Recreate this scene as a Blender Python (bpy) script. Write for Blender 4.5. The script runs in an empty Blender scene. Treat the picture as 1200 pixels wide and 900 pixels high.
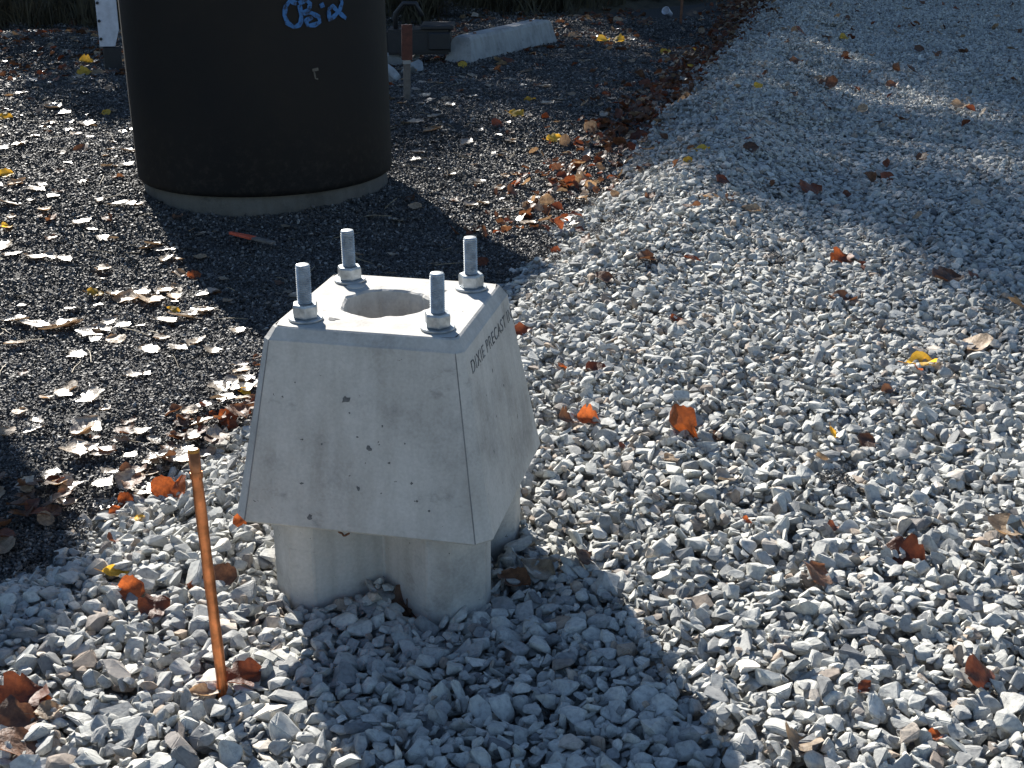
import bpy, bmesh, math, random
import numpy as np
from mathutils import Vector, Matrix, Euler, noise as mnoise
S = bpy.context.scene
rng = np.random.default_rng(7); random.seed(7)
R = math.radians

# ------------------------------------------------------------------ camera
CH, TH, ROLL, FPX = 1.304, 0.3666, -0.0093, 1561.1
cd = bpy.data.cameras.new('camera'); cam = bpy.data.objects.new('camera', cd)
S.collection.objects.link(cam); S.camera = cam
cd.sensor_width = 36; cd.lens = FPX/1200*36; cd.clip_end = 600; cd.clip_start = 0.05
cam.matrix_world = Matrix.Translation((0, 0, CH)) @ Matrix.Rotation(math.pi/2-TH, 4, 'X') @ Matrix.Rotation(ROLL, 4, 'Z')

# ------------------------------------------------------------------ light
SUN_EL, SUN_AZ = R(28.5), R(-23.2)          # azimuth measured from +Y (away from the camera) towards +X
w = bpy.data.worlds.new('World'); S.world = w; w.use_nodes = True
nt = w.node_tree; bg = nt.nodes['Background']
sky = nt.nodes.new('ShaderNodeTexSky'); sky.sky_type = 'NISHITA'; sky.sun_disc = False
sky.sun_elevation = SUN_EL; sky.sun_rotation = SUN_AZ; sky.air_density = 1.0; sky.dust_density = 0.2; sky.ozone_density = 3.0
nt.links.new(sky.outputs[0], bg.inputs[0]); bg.inputs[1].default_value = 0.055
sd = bpy.data.lights.new('sun', 'SUN'); sd.energy = 5.0; sd.angle = R(0.53); sd.color = (1, .955, .88)
sun = bpy.data.objects.new('sun', sd); S.collection.objects.link(sun)
SUNV = Vector((math.sin(SUN_AZ)*math.cos(SUN_EL), math.cos(SUN_AZ)*math.cos(SUN_EL), math.sin(SUN_EL)))
sun.rotation_euler = SUNV.to_track_quat('Z', 'Y').to_euler(); sun.location = SUNV*50
S.view_settings.view_transform = 'Standard'; S.view_settings.look = 'None'
S.view_settings.gamma = 1; S.view_settings.exposure = 1.42
S.cycles.max_bounces = 6; S.cycles.transparent_max_bounces = 8

# ------------------------------------------------------------------ helpers
def link(o): S.collection.objects.link(o); return o
def tag(o, label=None, cat=None, group=None, kind=None):
    if label: o['label'] = label
    if cat: o['category'] = cat
    if group: o['group'] = group
    if kind: o['kind'] = kind
    return o
def empty(name, loc, rot=(0, 0, 0)):
    o = bpy.data.objects.new(name, None); o.location = loc; o.rotation_euler = rot; o.empty_display_size = .1
    return link(o)
def mesh(name, V, F, mat=None, smooth=False, mats=None, fm=None):
    me = bpy.data.meshes.new(name); me.from_pydata([tuple(v) for v in V], [], [tuple(f) for f in F])
    for m in (mats or ([mat] if mat else [])): me.materials.append(m)
    if fm is not None: me.polygons.foreach_set('material_index', fm)
    if smooth: me.polygons.foreach_set('use_smooth', [True]*len(me.polygons))
    me.update(); return me
def obj(name, me, parent=None, loc=(0, 0, 0), rot=(0, 0, 0)):
    o = bpy.data.objects.new(name, me); link(o); o.location = loc; o.rotation_euler = rot
    if parent: o.parent = parent
    return o
def bm_obj(name, bm, mat, parent=None, loc=(0, 0, 0), rot=(0, 0, 0), smooth=False):
    bmesh.ops.recalc_face_normals(bm, faces=bm.faces[:])
    me = bpy.data.meshes.new(name); bm.to_mesh(me); bm.free(); me.materials.append(mat)
    if smooth: me.polygons.foreach_set('use_smooth', [True]*len(me.polygons))
    return obj(name, me, parent, loc, rot)
def lathe(prof, n=24, phase=0, cap=True, jit=None):
    V = []; F = []
    for i, (r, z) in enumerate(prof):
        for k in range(n):
            a = phase+2*math.pi*k/n
            rr = r*(1+(jit(i, k) if jit else 0))
            V.append((rr*math.cos(a), rr*math.sin(a), z))
    for i in range(len(prof)-1):
        for k in range(n):
            F.append((i*n+k, i*n+(k+1) % n, (i+1)*n+(k+1) % n, (i+1)*n+k))
    if cap:
        F.append(tuple(range(n-1, -1, -1))); F.append(tuple(range((len(prof)-1)*n, len(prof)*n)))
    return V, F
def tube(pts, rad, n=8):
    V = []; F = []
    P = [Vector(p) for p in pts]
    for i, p in enumerate(P):
        d = (P[min(i+1, len(P)-1)]-P[max(i-1, 0)]).normalized()
        a = d.orthogonal().normalized() if i == 0 else (pa-d*pa.dot(d)).normalized()
        pa = a; b = d.cross(a); r = rad[i] if hasattr(rad, '__len__') else rad
        for k in range(n):
            t = 2*math.pi*k/n; V.append(p+a*r*math.cos(t)+b*r*math.sin(t))
    for i in range(len(P)-1):
        for k in range(n):
            F.append((i*n+k, i*n+(k+1) % n, (i+1)*n+(k+1) % n, (i+1)*n+k))
    F.append(tuple(range(n-1, -1, -1))); F.append(tuple(range((len(P)-1)*n, len(P)*n)))
    return V, F
def box(bm, x0, x1, y0, y1, z0, z1):
    r = bmesh.ops.create_cube(bm, size=1)
    for v in r['verts']:
        v.co = Vector(((x0+x1)/2+v.co.x*(x1-x0), (y0+y1)/2+v.co.y*(y1-y0), (z0+z1)/2+v.co.z*(z1-z0)))
    return r['verts']

# ------------------------------------------------------------------ materials
def M(name):
    m = bpy.data.materials.new(name); m.use_nodes = True
    n = m.node_tree; return m, n, n.nodes['Principled BSDF'], n.nodes.new, n.links.new
def ramp(n, fac, stops, interp='LINEAR'):
    r = n.nodes.new('ShaderNodeValToRGB'); r.color_ramp.interpolation = interp
    e = r.color_ramp.elements
    while len(e) < len(stops): e.new(0.5)
    for i, (p, c) in enumerate(stops):
        e[i].position = p; e[i].color = (*c, 1) if len(c) == 3 else c
    n.links.new(fac, r.inputs[0]); return r.outputs[0]
def noise(n, vec, scale, detail=4, rough=.55):
    t = n.nodes.new('ShaderNodeTexNoise'); t.inputs['Scale'].default_value = scale
    t.inputs['Detail'].default_value = detail; t.inputs['Roughness'].default_value = rough
    if vec is not None: n.links.new(vec, t.inputs['Vector'])
    return t.outputs['Fac']
def mix(n, mode, fac, a, b):
    x = n.nodes.new('ShaderNodeMix'); x.data_type = 'RGBA'; x.blend_type = mode
    if isinstance(fac, (int, float)): x.inputs[0].default_value = fac
    else: n.links.new(fac, x.inputs[0])
    for s, v in ((6, a), (7, b)):
        if isinstance(v, tuple): x.inputs[s].default_value = (*v, 1)
        else: n.links.new(v, x.inputs[s])
    return x.outputs[2]
def bump(n, h, b, strength=.3, dist=.002):
    u = n.nodes.new('ShaderNodeBump'); u.inputs['Strength'].default_value = strength; u.inputs['Distance'].default_value = dist
    n.links.new(h, u.inputs['Height']); n.links.new(u.outputs[0], b.inputs['Normal'])
def coord(n, which='Object'):
    return n.nodes.new('ShaderNodeTexCoord').outputs[which]

def mat_concrete(name, base, seed=0., pits=True):
    m, n, b, N, L = M(name)
    mp = N('ShaderNodeMapping'); mp.inputs['Location'].default_value = (seed, seed*.7, 0); L(coord(n), mp.inputs[0]); v = mp.outputs[0]
    big = ramp(n, noise(n, v, 5, 7, .62), [(.3, tuple(c*.66 for c in base)), (.47, base), (.72, tuple(min(1, c*1.14) for c in base))])
    mp3 = N('ShaderNodeMapping'); mp3.inputs['Location'].default_value = (4, 9, 2); mp3.inputs['Scale'].default_value = (1, 1, 1.6); L(v, mp3.inputs[0])
    big = mix(n, 'MULTIPLY', .8, big, ramp(n, noise(n, mp3.outputs[0], 9, 8, .7), [(.27, (.42, .42, .43)), (.40, (.93, .93, .93)), (.6, (1, 1, 1))]))
    # streaky dampness
    mp2 = N('ShaderNodeMapping'); mp2.inputs['Scale'].default_value = (22, 22, 2.2); L(v, mp2.inputs[0])
    st = ramp(n, noise(n, mp2.outputs[0], 1.0, 3), [(.35, (.8, .79, .77)), (.6, (1, 1, 1))])
    c = mix(n, 'MULTIPLY', .75, big, st)
    fine = ramp(n, noise(n, v, 160, 3), [(.3, (.86, .86, .86)), (.7, (1.06, 1.06, 1.06))])
    c = mix(n, 'MULTIPLY', .7, c, fine)
    vor = N('ShaderNodeTexVoronoi'); vor.inputs['Scale'].default_value = 52; dv = N('ShaderNodeTexNoise'); dv.inputs['Scale'].default_value = 130; L(v, dv.inputs['Vector']); dm = mix(n, 'LINEAR_LIGHT', .012, v, dv.outputs['Color']); L(dm, vor.inputs['Vector'])
    wn = N('ShaderNodeSeparateColor'); L(vor.outputs['Color'], wn.inputs[0])
    thr = N('ShaderNodeMapRange'); thr.inputs[1].default_value = .80; thr.inputs[2].default_value = 1; thr.inputs[3].default_value = .0; thr.inputs[4].default_value = .13
    L(wn.outputs[0], thr.inputs[0])
    cmp = N('ShaderNodeMath'); cmp.operation = 'LESS_THAN'; L(vor.outputs['Distance'], cmp.inputs[0]); L(thr.outputs[0], cmp.inputs[1])
    if pits: c = mix(n, 'MIX', cmp.outputs[0], c, tuple(x*.22 for x in base))
    L(c, b.inputs['Base Color']); b.inputs['Roughness'].default_value = .82; b.inputs['Specular IOR Level'].default_value = .35
    sub = N('ShaderNodeMath'); sub.operation = 'SUBTRACT'; L(noise(n, v, 70, 6, .7), sub.inputs[0]); L(cmp.outputs[0], sub.inputs[1])
    bump(n, sub.outputs[0], b, .35, .0025)
    return m
M_CAP = mat_concrete('cast_concrete', (.46, .445, .415), 0)
M_STEM = mat_concrete('stem_concrete', (.47, .455, .425), 3.1)  # same concrete, slightly lighter than the cap
M_EDGE_LINE = mat_concrete('edge_line_concrete', (.2, .2, .2), 1.5, False)
M_CURB = mat_concrete('weathered_concrete', (.36, .355, .34), 7.7, False)
M_COLLAR = mat_concrete('mortar_collar', (.13, .122, .105), 5.2, False)

def mat_stone(name, stops, rough=.85, nscale=60, bd=.0025):
    m, n, b, N, L = M(name)
    oi = N('ShaderNodeObjectInfo')
    at_ = N('ShaderNodeAttribute'); at_.attribute_name = 'tone'
    s = N('ShaderNodeMath'); s.operation = 'ADD'; L(oi.outputs['Random'], s.inputs[0]); L(at_.outputs['Fac'], s.inputs[1])
    fr = N('ShaderNodeMath'); fr.operation = 'FRACT'; L(s.outputs[0], fr.inputs[0])
    c = ramp(n, fr.outputs[0], stops)
    v = coord(n)
    ad = N('ShaderNodeVectorMath'); ad.operation = 'ADD'; cb = N('ShaderNodeCombineXYZ'); 
    ml = N('ShaderNodeMath'); ml.operation = 'MULTIPLY'; ml.inputs[1].default_value = 40; L(fr.outputs[0], ml.inputs[0]); L(ml.outputs[0], cb.inputs[0])
    L(v, ad.inputs[0]); L(cb.outputs[0], ad.inputs[1])
    nz = noise(n, ad.outputs[0], nscale, 5, .65)
    c2 = mix(n, 'MULTIPLY', .85, c, ramp(n, nz, [(.3, (.55, .55, .56)), (.48, (.95, .95, .95)), (.7, (1.25, 1.24, 1.2))]))
    L(c2, b.inputs['Base Color']); b.inputs['Roughness'].default_value = rough
    b.inputs['Specular IOR Level'].default_value = .4
    bump(n, noise(n, ad.outputs[0], nscale*1.6, 6, .75), b, .7, bd)
    return m
M_STONE = mat_stone('crushed_limestone', [(0, (.16, .165, .168)), (.08, (.275, .277, .27)), (.35, (.40, .402, .38)), (.62, (.49, .487, .45)), (.8, (.34, .34, .325)), (.9, (.6, .587, .54)), (.955, (.35, .275, .21)), (1, (.13, .137, .147))], .85, 5.5)
M_MILL = mat_stone('asphalt_millings', [(0, (.030, .029, .029)), (.4, (.050, .048, .047)), (.7, (.080, .076, .072)), (.85, (.13, .123, .114)), (.94, (.2, .19, .18)), (1, (.3, .29, .27))], .6, 90)
M_ROCK = mat_stone('riprap', [(0, (.25, .27, .29)), (1, (.4, .41, .42))], .8, 12, .01)

def mat_ground(name, a, b_, scale, bd):
    m, n, b, N, L = M(name); v = coord(n)
    c = ramp(n, noise(n, v, scale, 8, .7), [(.32, a), (.62, b_)])
    L(c, b.inputs['Base Color']); b.inputs['Roughness'].default_value = .92
    bump(n, noise(n, v, scale*2, 8, .75), b, .8, bd); return m
M_GBASE = mat_ground('gravel_gap_shade', (.16, .16, .155), (.34, .34, .325), 40, .01)  # bed under the stones, darkened so the gaps between them look shaded
M_ABASE = mat_ground('asphalt_fines', (.018, .018, .019), (.05, .048, .046), 60, .008)
M_FAR = mat_ground('leafy_soil', (.03, .026, .018), (.08, .065, .04), 9, .03)

def mat_leaf(name, c1, c2, trans, rough=.42, coat=0.3):
    m, n, b, N, L = M(name)
    oi = N('ShaderNodeObjectInfo')
    v = coord(n)
    c = ramp(n, noise(n, v, 4.5, 6, .7), [(.3, tuple(q*.45 for q in c1)), (.42, c1), (.62, c2), (.8, tuple(q*.6 for q in c1))])
    hs = N('ShaderNodeHueSaturation'); L(c, hs.inputs['Color'])
    mr = N('ShaderNodeMapRange'); mr.inputs[3].default_value = .6; mr.inputs[4].default_value = 1.3; L(oi.outputs['Random'], mr.inputs[0]); L(mr.outputs[0], hs.inputs['Value'])
    # veins
    wv = N('ShaderNodeTexWave'); wv.wave_type = 'BANDS'; wv.bands_direction = 'DIAGONAL'; wv.inputs['Scale'].default_value = 5.5; wv.inputs['Distortion'].default_value = 9; L(v, wv.inputs['Vector'])
    cc = mix(n, 'MULTIPLY', .14, hs.outputs[0], ramp(n, wv.outputs['Fac'], [(0, (.6, .55, .5)), (.3, (1, 1, 1))]))
    L(cc, b.inputs['Base Color']); b.inputs['Roughness'].default_value = rough
    b.inputs['Coat Weight'].default_value = coat; b.inputs['Coat Roughness'].default_value = .35
    tr = N('ShaderNodeBsdfTranslucent'); 
    tc = mix(n, 'MULTIPLY', 1.0, cc, (1.6, 1.35, 1.1)); L(tc, tr.inputs[0])
    mx = N('ShaderNodeMixShader'); mx.inputs[0].default_value = trans
    L(b.outputs[0], mx.inputs[1]); L(tr.outputs[0], mx.inputs[2]); L(mx.outputs[0], n.nodes['Material Output'].inputs[0])
    bump(n, noise(n, v, 7, 5), b, .3, .02)
    return m
LEAFM = dict(
    orange=mat_leaf('orange_leaf', (.17, .048, .016), (.32, .09, .024), .42, .6, .05),
    rust=mat_leaf('rust_leaf', (.10, .03, .014), (.18, .055, .022), .3, .6, .05),
    brown=mat_leaf('brown_leaf', (.085, .04, .022), (.17, .085, .045), .25, .6, .08),
    tan=mat_leaf('tan_leaf', (.26, .18, .11), (.42, .31, .2), .25, .6, .1),
    yellow=mat_leaf('yellow_leaf', (.6, .36, .03), (.75, .52, .08), .45, .6, .05),
    pale=mat_leaf('pale_leaf', (.2, .145, .095), (.4, .33, .24), .12, .36, .9),
    green=mat_leaf('tree_foliage', (.05, .07, .015), (.12, .1, .02), .35, .6, 0))

def simple(name, col, rough=.5, metal=0, nsc=None, amt=.3, bmp=None):
    m, n, b, N, L = M(name); v = coord(n)
    if nsc:
        c = mix(n, 'MULTIPLY', 1, col, ramp(n, noise(n, v, nsc, 5, .6), [(.3, (1-amt,)*3), (.7, (1+amt*.4,)*3)]))
        L(c, b.inputs['Base Color'])
    else: b.inputs['Base Color'].default_value = (*col, 1)
    b.inputs['Roughness'].default_value = rough; b.inputs['Metallic'].default_value = metal
    if bmp: bump(n, noise(n, v, bmp[0], 4), b, bmp[1], bmp[2])
    return m
M_GALV = simple('galvanised_steel', (.42, .45, .47), .42, .7, 55, .45, (200, .2, .001))
M_COPPER = simple('copper_rod', (.78, .27, .10), .38, .7, 22, .72, (60, .3, .001))
M_CAPO = simple('orange_paint', (.5, .2, .02), .5, 0, 60, .2)
M_REDD = simple('faded_red_paint', (.12, .034, .02), .7, 0, 30, .5)
M_RED = simple('red_orange_paint', (.62, .1, .045), .6, 0, 30, .4)
M_WOOD = simple('grey_wood', (.17, .15, .13), .8, 0, 30, .4)
M_TANK, _n, _b, _N, _L = M('black_tar_coating'); _v = coord(_n)
_c = ramp(_n, noise(_n, _v, 2.2, 6, .6), [(.3, (.004, .004, .0045)), (.6, (.0075, .006, .0048)), (.8, (.012, .009, .006))])
_s = _N('ShaderNodeSeparateXYZ'); _L(_v, _s.inputs[0]); _m = _N('ShaderNodeMapRange'); _m.inputs[1].default_value = .05; _m.inputs[2].default_value = .42; _m.inputs[3].default_value = 1; _m.inputs[4].default_value = 0; _L(_s.outputs[2], _m.inputs[0])
_q = _N('ShaderNodeMath'); _q.operation = 'MULTIPLY'; _L(_m.outputs[0], _q.inputs[0]); _L(ramp(_n, noise(_n, _v, 26, 7, .75), [(.5, (0, 0, 0)), (.72, (.55, .55, .55))]), _q.inputs[1])
_L(mix(_n, 'MIX', _q.outputs[0], _c, (.05, .042, .032)), _b.inputs['Base Color']); _b.inputs['Roughness'].default_value = .72
bump(_n, noise(_n, _v, 9, 6, .6), _b, .4, .006); _b.inputs['Specular IOR Level'].default_value = .3
M_BLUE, _n, _b, _N, _L = M('blue_spray_paint')
_L(ramp(_n, noise(_n, coord(_n), 35, 5, .75), [(.38, (.01, .018, .035)), (.52, (.025, .11, .28)), (.75, (.035, .15, .38))]), _b.inputs['Base Color']); _b.inputs['Roughness'].default_value = .75
M_INK, _n, _b, _N, _L = M('engraved_dark')
_L(ramp(_n, noise(_n, coord(_n), 45, 4, .7), [(.42, (.03, .03, .035)), (.68, (.28, .28, .27))]), _b.inputs['Base Color']); _b.inputs['Roughness'].default_value = .9
M_HOLE_SHADE = simple('air_hole_shade', (.13, .13, .13), .95, 0, 100, .4)  # dark tone painting the shade inside the air holes
M_WHITE = simple('white_paint', (.62, .63, .68), .5, 0, 15, .25)
M_BLACK = simple('black_plastic', (.02, .02, .022), .5, 0, 20, .3)
M_BARK = simple('bark', (.07, .055, .04), .95, 0, 20, .4, (30, .6, .01))
M_GRASS = simple('dark_undergrowth', (.055, .045, .022), .8, 0, 12, .5)
M_STRAW = simple('straw', (.42, .33, .2), .7, 0, 20, .4)
M_STEELW = simple('rusty_steel', (.2, .09, .05), .7, .3, 40, .5)

# ------------------------------------------------------------------ terrain
BP = np.array([(-2.9, -2), (-2.4, 1.0), (-1.75, 2.1), (-1.27, 2.66), (-.93, 3.25), (-.62, 3.9), (-.3, 4.55), (.0, 5.25), (.45, 6.7), (1.15, 9.5), (2.0, 12.6), (2.75, 15.5), (4.2, 20), (8, 30)])
def xb(y): return np.interp(y, BP[:, 1], BP[:, 0])
def sm(t): t = np.clip(t, 0, 1); return t*t*(3-2*t)
_k = [(rng.uniform(1.2, 7), rng.uniform(0, 6.28), rng.uniform(0, 6.28)) for _ in range(14)]
def wob(x, y):
    s = 0
    for f, a, p in _k: s = s+np.sin(f*(x*math.cos(a)+y*math.sin(a))+p)/f
    return s*.010
def dgrav(x, y):
    wv = .05*np.sin(y*5.1)+.035*np.sin(y*11.7+1)+.02*np.sin(y*23.)
    return (x-xb(y)-wv)*.86
def hz(x, y):
    x = np.asarray(x, float); y = np.asarray(y, float)
    d = dgrav(x, y)
    h = -.155+.14*sm(d/.6)
    h = h+.11*np.exp(-((d-.55)/.34)**2)*sm((y-3.9)/2.2)*sm((17-y)/3)               # crest of the gravel bank
    h = h+wob(x, y)*(1+2.2*sm(-d/.5))*(1-np.exp(-((x+.25)**2+(y-2.4)**2)/.5))-.02-.04*np.exp(-((x+.25)**2+(y-2.35)**2)/.12)+.06*np.exp(-((x+.265)**2+(y-2.42)**2)/.006)
    yb = 13.4+.6*np.clip(x+1.5, 0, 6)**1.25
    h = h+np.clip((y-yb)*.42, 0, 2.6)*sm((3.6-x)/1.2)             # wooded bank at the back left
    return h
def axis(lo, hi, step, far):
    a = list(np.arange(lo, hi+1e-6, step)); s = step; v = hi
    while v < far: s *= 1.45; v += s; a.append(v)
    s = step; v = lo
    while v > -far: s *= 1.45; v -= s; a.insert(0, v)
    return np.array(a)
ax_, ay_ = axis(-6.5, 8.5, .06, 220), axis(.6, 18, .06, 220)
XX, YY = np.meshgrid(ax_, ay_)
ZZ = hz(XX, YY)-.05*sm(dgrav(XX, YY)/.12+.3)*sm((28-YY)/6)
nx, ny = len(ax_), len(ay_)
V = np.stack([XX.ravel(), YY.ravel(), ZZ.ravel()], 1)
I = np.arange(nx*ny).reshape(ny, nx)
F = np.stack([I[:-1, :-1].ravel(), I[:-1, 1:].ravel(), I[1:, 1:].ravel(), I[1:, :-1].ravel()], 1)
cx = (XX[:-1, :-1]+XX[1:, 1:]).ravel()/2; cy = (YY[:-1, :-1]+YY[1:, 1:]).ravel()/2
fm = np.where(dgrav(cx, cy) > 0.02, 0, 1)
bank = (cy > 13.2+.6*np.clip(cx+1.5, 0, 6)**1.25) & (cx < 3.4)
fm = np.where(bank | (np.abs(cx) > 14) | (cy > 26) | (cy < -6), 2, fm)
me = bpy.data.meshes.new('ground'); me.from_pydata(V.tolist(), [], F.tolist())
for m in (M_GBASE, M_ABASE, M_FAR): me.materials.append(m)
me.polygons.foreach_set('material_index', fm.astype(np.int32)); me.polygons.foreach_set('use_smooth', np.ones(len(F), bool)); me.update()
tag(obj('ground', me), kind='structure')

# pixel of the photograph -> point on the real ground (used for measuring where small things lie)
def ray(u, v):
    x, y = u-600, v-450; c, s = math.cos(ROLL), math.sin(ROLL); x, y = c*x+s*y, -s*x+c*y
    return Vector((x/FPX, math.cos(TH)-y/FPX*math.sin(TH), -math.sin(TH)-y/FPX*math.cos(TH)))
def ground_at(u, v, lift=0.0):
    r = ray(u, v); z = 0.0
    for _ in range(14):
        t = (z-CH)/r.z; z = .5*z+.5*(float(hz(r.x*t, r.y*t))+lift)
    return Vector((r.x*t, r.y*t, z))

# ------------------------------------------------------------------ lamp post base
PX, PY, PZ = -.2444, 2.5508, .50
PYAW = -.218
ped = empty('lamp_post_base', (PX, PY, 0), (0, .009, PYAW))
tag(ped, 'precast grey concrete lamp post base with four threaded bolts on top, standing in gravel', 'concrete base')
def octa(a, c, z):
    return [(-a+c, -a, z), (a-c, -a, z), (a, -a+c, z), (a, a-c, z), (a-c, a, z), (-a+c, a, z), (-a, a-c, z), (-a, -a+c, z)]
AT, AB, HC = .197, .261, .3855
rings = [octa(AB-.05, .03, PZ-HC+.002), octa(AB-.004, .026, PZ-HC), octa(AB, .028, PZ-HC+.005)]
for t in (.12, .3, .5, .75, .93):
    rings.append(octa(AB+(AT-AB)*t, .028+(.014-.028)*t, PZ-HC+(HC-.021)*t))
rings += [octa(AT+.0008, .0135, PZ-.0235), octa(AT-.0025, .013, PZ-.0195), octa(AT-.0135, .010, PZ-.0025), octa(AT-.0175, .009, PZ)]
V = []; F = []
for r_ in rings: V += r_
for i in range(len(rings)-1):
    for k in range(8): F.append((i*8+k, i*8+(k+1) % 8, (i+1)*8+(k+1) % 8, (i+1)*8+k))
F.append(tuple(range(7, -1, -1)))
top0 = (len(rings)-1)*8
# top surface: octagon edge subdivided to a 48 gon, then the hole rim and its wall
NH = 64
def on_square(a, ang):
    c, s = math.cos(ang), math.sin(ang); k = a/max(abs(c), abs(s)); x, y = c*k, s*k
    cc = .009
    ex = abs(x)+abs(y)-(2*a-cc)
    if ex > 0: x -= math.copysign(ex/2, x); y -= math.copysign(ex/2, y)
    return x, y
hx, hy = -.012, .004
hr = [1+.035*math.sin(3*a+1)+.02*math.sin(7*a)+.018*math.sin(13*a+2)+.014*random.uniform(-1, 1) for a in np.linspace(0, 2*math.pi, NH, endpoint=False)]
prof = [(None, PZ), (.115, PZ), (.0935, PZ-.0005), (.0885, PZ-.004), (.0865, PZ-.02), (.084, PZ-.08), (.080, PZ-.16), (.077, PZ-.26)]
st = len(V)
for j, (r_, z) in enumerate(prof):
    for k in range(NH):
        a = 2*math.pi*k/NH
        if r_ is None: x, y = on_square(AT-.0175, a); V.append((x, y, z))
        else:
            q = hr[k] if 2 <= j <= 4 else 1+(hr[k]-1)*.5
            V.append((hx+r_*q*math.cos(a), hy+r_*q*math.sin(a), z+(.001*math.sin(9*a) if j == 2 else 0)))
for j in range(len(prof)-1):
    for k in range(NH): F.append((st+j*NH+k, st+j*NH+(k+1) % NH, st+(j+1)*NH+(k+1) % NH, st+(j+1)*NH+k))
F.append(tuple(st+(len(prof)-1)*NH+k for k in range(NH)))
obj('cap', mesh('cap', V, F, M_CAP), ped)
# stem with a notch in the middle of each side
SA = .222; CC = .055; FL = .10; ND = .095
def side():
    return [(-SA+CC, -SA), (-SA+CC+.05, -SA), (0, -SA+ND), (SA-CC-.05, -SA), (SA-CC, -SA)]
prof2 = []
for q in range(4):
    ca, sa = math.cos(q*math.pi/2), math.sin(q*math.pi/2)
    for x, y in side(): prof2.append((x*ca-y*sa, x*sa+y*ca))
bm = bmesh.new()
lo = [bm.verts.new((x*1.0, y*1.0, -.22)) for x, y in prof2]; hi_ = [bm.verts.new((x*1.005, y*1.005, PZ-HC+.0045)) for x, y in prof2]
nP = len(prof2)
for k in range(nP): bm.faces.new((lo[k], lo[(k+1) % nP], hi_[(k+1) % nP], hi_[k]))
bm.faces.new(hi_); bm.faces.new(lo[::-1])
bmesh.ops.bevel(bm, geom=[e for e in bm.edges if abs(e.verts[0].co.z-e.verts[1].co.z) > .1], offset=.003, segments=1, affect='EDGES')
bm_obj('stem', bm, M_STEM, ped, (.007, 0, 0))
for sx, sy in ((-1, -1), (1, -1), (1, 1), (-1, 1)):  # thin dark tubes added along the cap corners to draw the edges
    pa_ = (sx*(AB-.034*.12), sy*AB, PZ-HC+.005) if sy < 0 else (sx*AB, sy*(AB-.034), PZ-HC+.005)
    pb_ = (sx*(AT-.0016), sy*AT, PZ-.023) if sy < 0 else (sx*AT, sy*(AT-.0135), PZ-.023)
    pa_ = (sx*(AB-.028), sy*AB, PZ-HC+.005); pb_ = (sx*(AT-.0140), sy*AT, PZ-.023)
    V, F = tube([pa_, pb_], .0013, 5); obj('edge_line', mesh('edge_line', V, F, M_EDGE_LINE), ped)
# curled wire tie under the cap
V, F = tube([(.012*math.sin(t)*1.0, -.0025*math.cos(6*t), -.0145*math.cos(t)) for t in np.linspace(-1.9, 1.9, 26)], .0021, 6)
V = [(v[0], v[1], v[2]) for v in V]
obj('wire_tie', mesh('wire_tie', V, F, M_STEELW), ped, (-.038, -.232, PZ-HC-.006))
# anchor bolts with nut and washer
BL, BR_, BC = .1104, .0145, .1319
prof = [(BR_*.98, -.05), (BR_*.98, .002)]; z = .002; i = 0
while z < BL-.004:
    prof.append((BR_*(1.0 if i % 2 else .87), z)); z += .0019; i += 1
prof += [(BR_*.97, BL-.0035), (BR_*.84, BL-.0008), (BR_*.5, BL)]
bme = mesh('anchor_bolt', *lathe(prof, 20), M_GALV)
hexp = [(.0250, .0055), (.0262, .008), (.0262, .0285), (.0243, .0325), (.0155, .033), (.0147, .030)]
nme = mesh('nut', *lathe(hexp, 6), M_GALV)
wme = mesh('washer', *lathe([(.0325, .0), (.0332, .0012), (.0332, .004), (.032, .0052), (.0145, .0052)], 28), M_GALV)
for i, (sx, sy) in enumerate(((-1, -1), (1, -1), (1, 1), (-1, 1))):
    b_ = obj('anchor_bolt', bme, ped, (sx*BC, sy*BC, PZ+.0006), (random.uniform(-.012, .012), random.uniform(-.012, .012), i*1.3))
    obj('nut', nme, b_, rot=(0, 0, random.uniform(0, 1))); obj('washer', wme, b_)
# cast-in lettering on the right-hand face
def lettering(text, size, mat):
    cu = bpy.data.curves.new('lettering', 'FONT'); cu.body = text; cu.size = size; cu.extrude = .0006; cu.offset = -.0004
    cu.align_x = 'CENTER'; cu.space_character = 1.12
    o = bpy.data.objects.new('tmp', cu); link(o)
    bpy.context.view_layer.update()
    me = bpy.data.meshes.new_from_object(o.evaluated_get(bpy.context.evaluated_depsgraph_get()))
    bpy.data.objects.remove(o); bpy.data.curves.remove(cu)
    me.materials.clear(); me.materials.append(mat); return me
slope = math.atan2(AB-AT, HC-.021)
zt = .075
lx = AT+(AB-AT)*(zt-.021)/(HC-.021)
lo_ = obj('lettering', lettering('DIXIE PRECAST IN', .037, M_INK), ped)
lo_.matrix_parent_inverse = Matrix()
mrot = Matrix((( 0, -math.sin(slope), math.cos(slope)), (1, 0, 0), (0, math.cos(slope), math.sin(slope)))).to_4x4()
lo_.matrix_local = Matrix.Translation((lx+.0004, .012, PZ-zt)) @ mrot
_w = max(v.co.x for v in lo_.data.vertices)-min(v.co.x for v in lo_.data.vertices)
for v in lo_.data.vertices: v.co.x *= .345/_w; v.co.y *= 1.0
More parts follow.
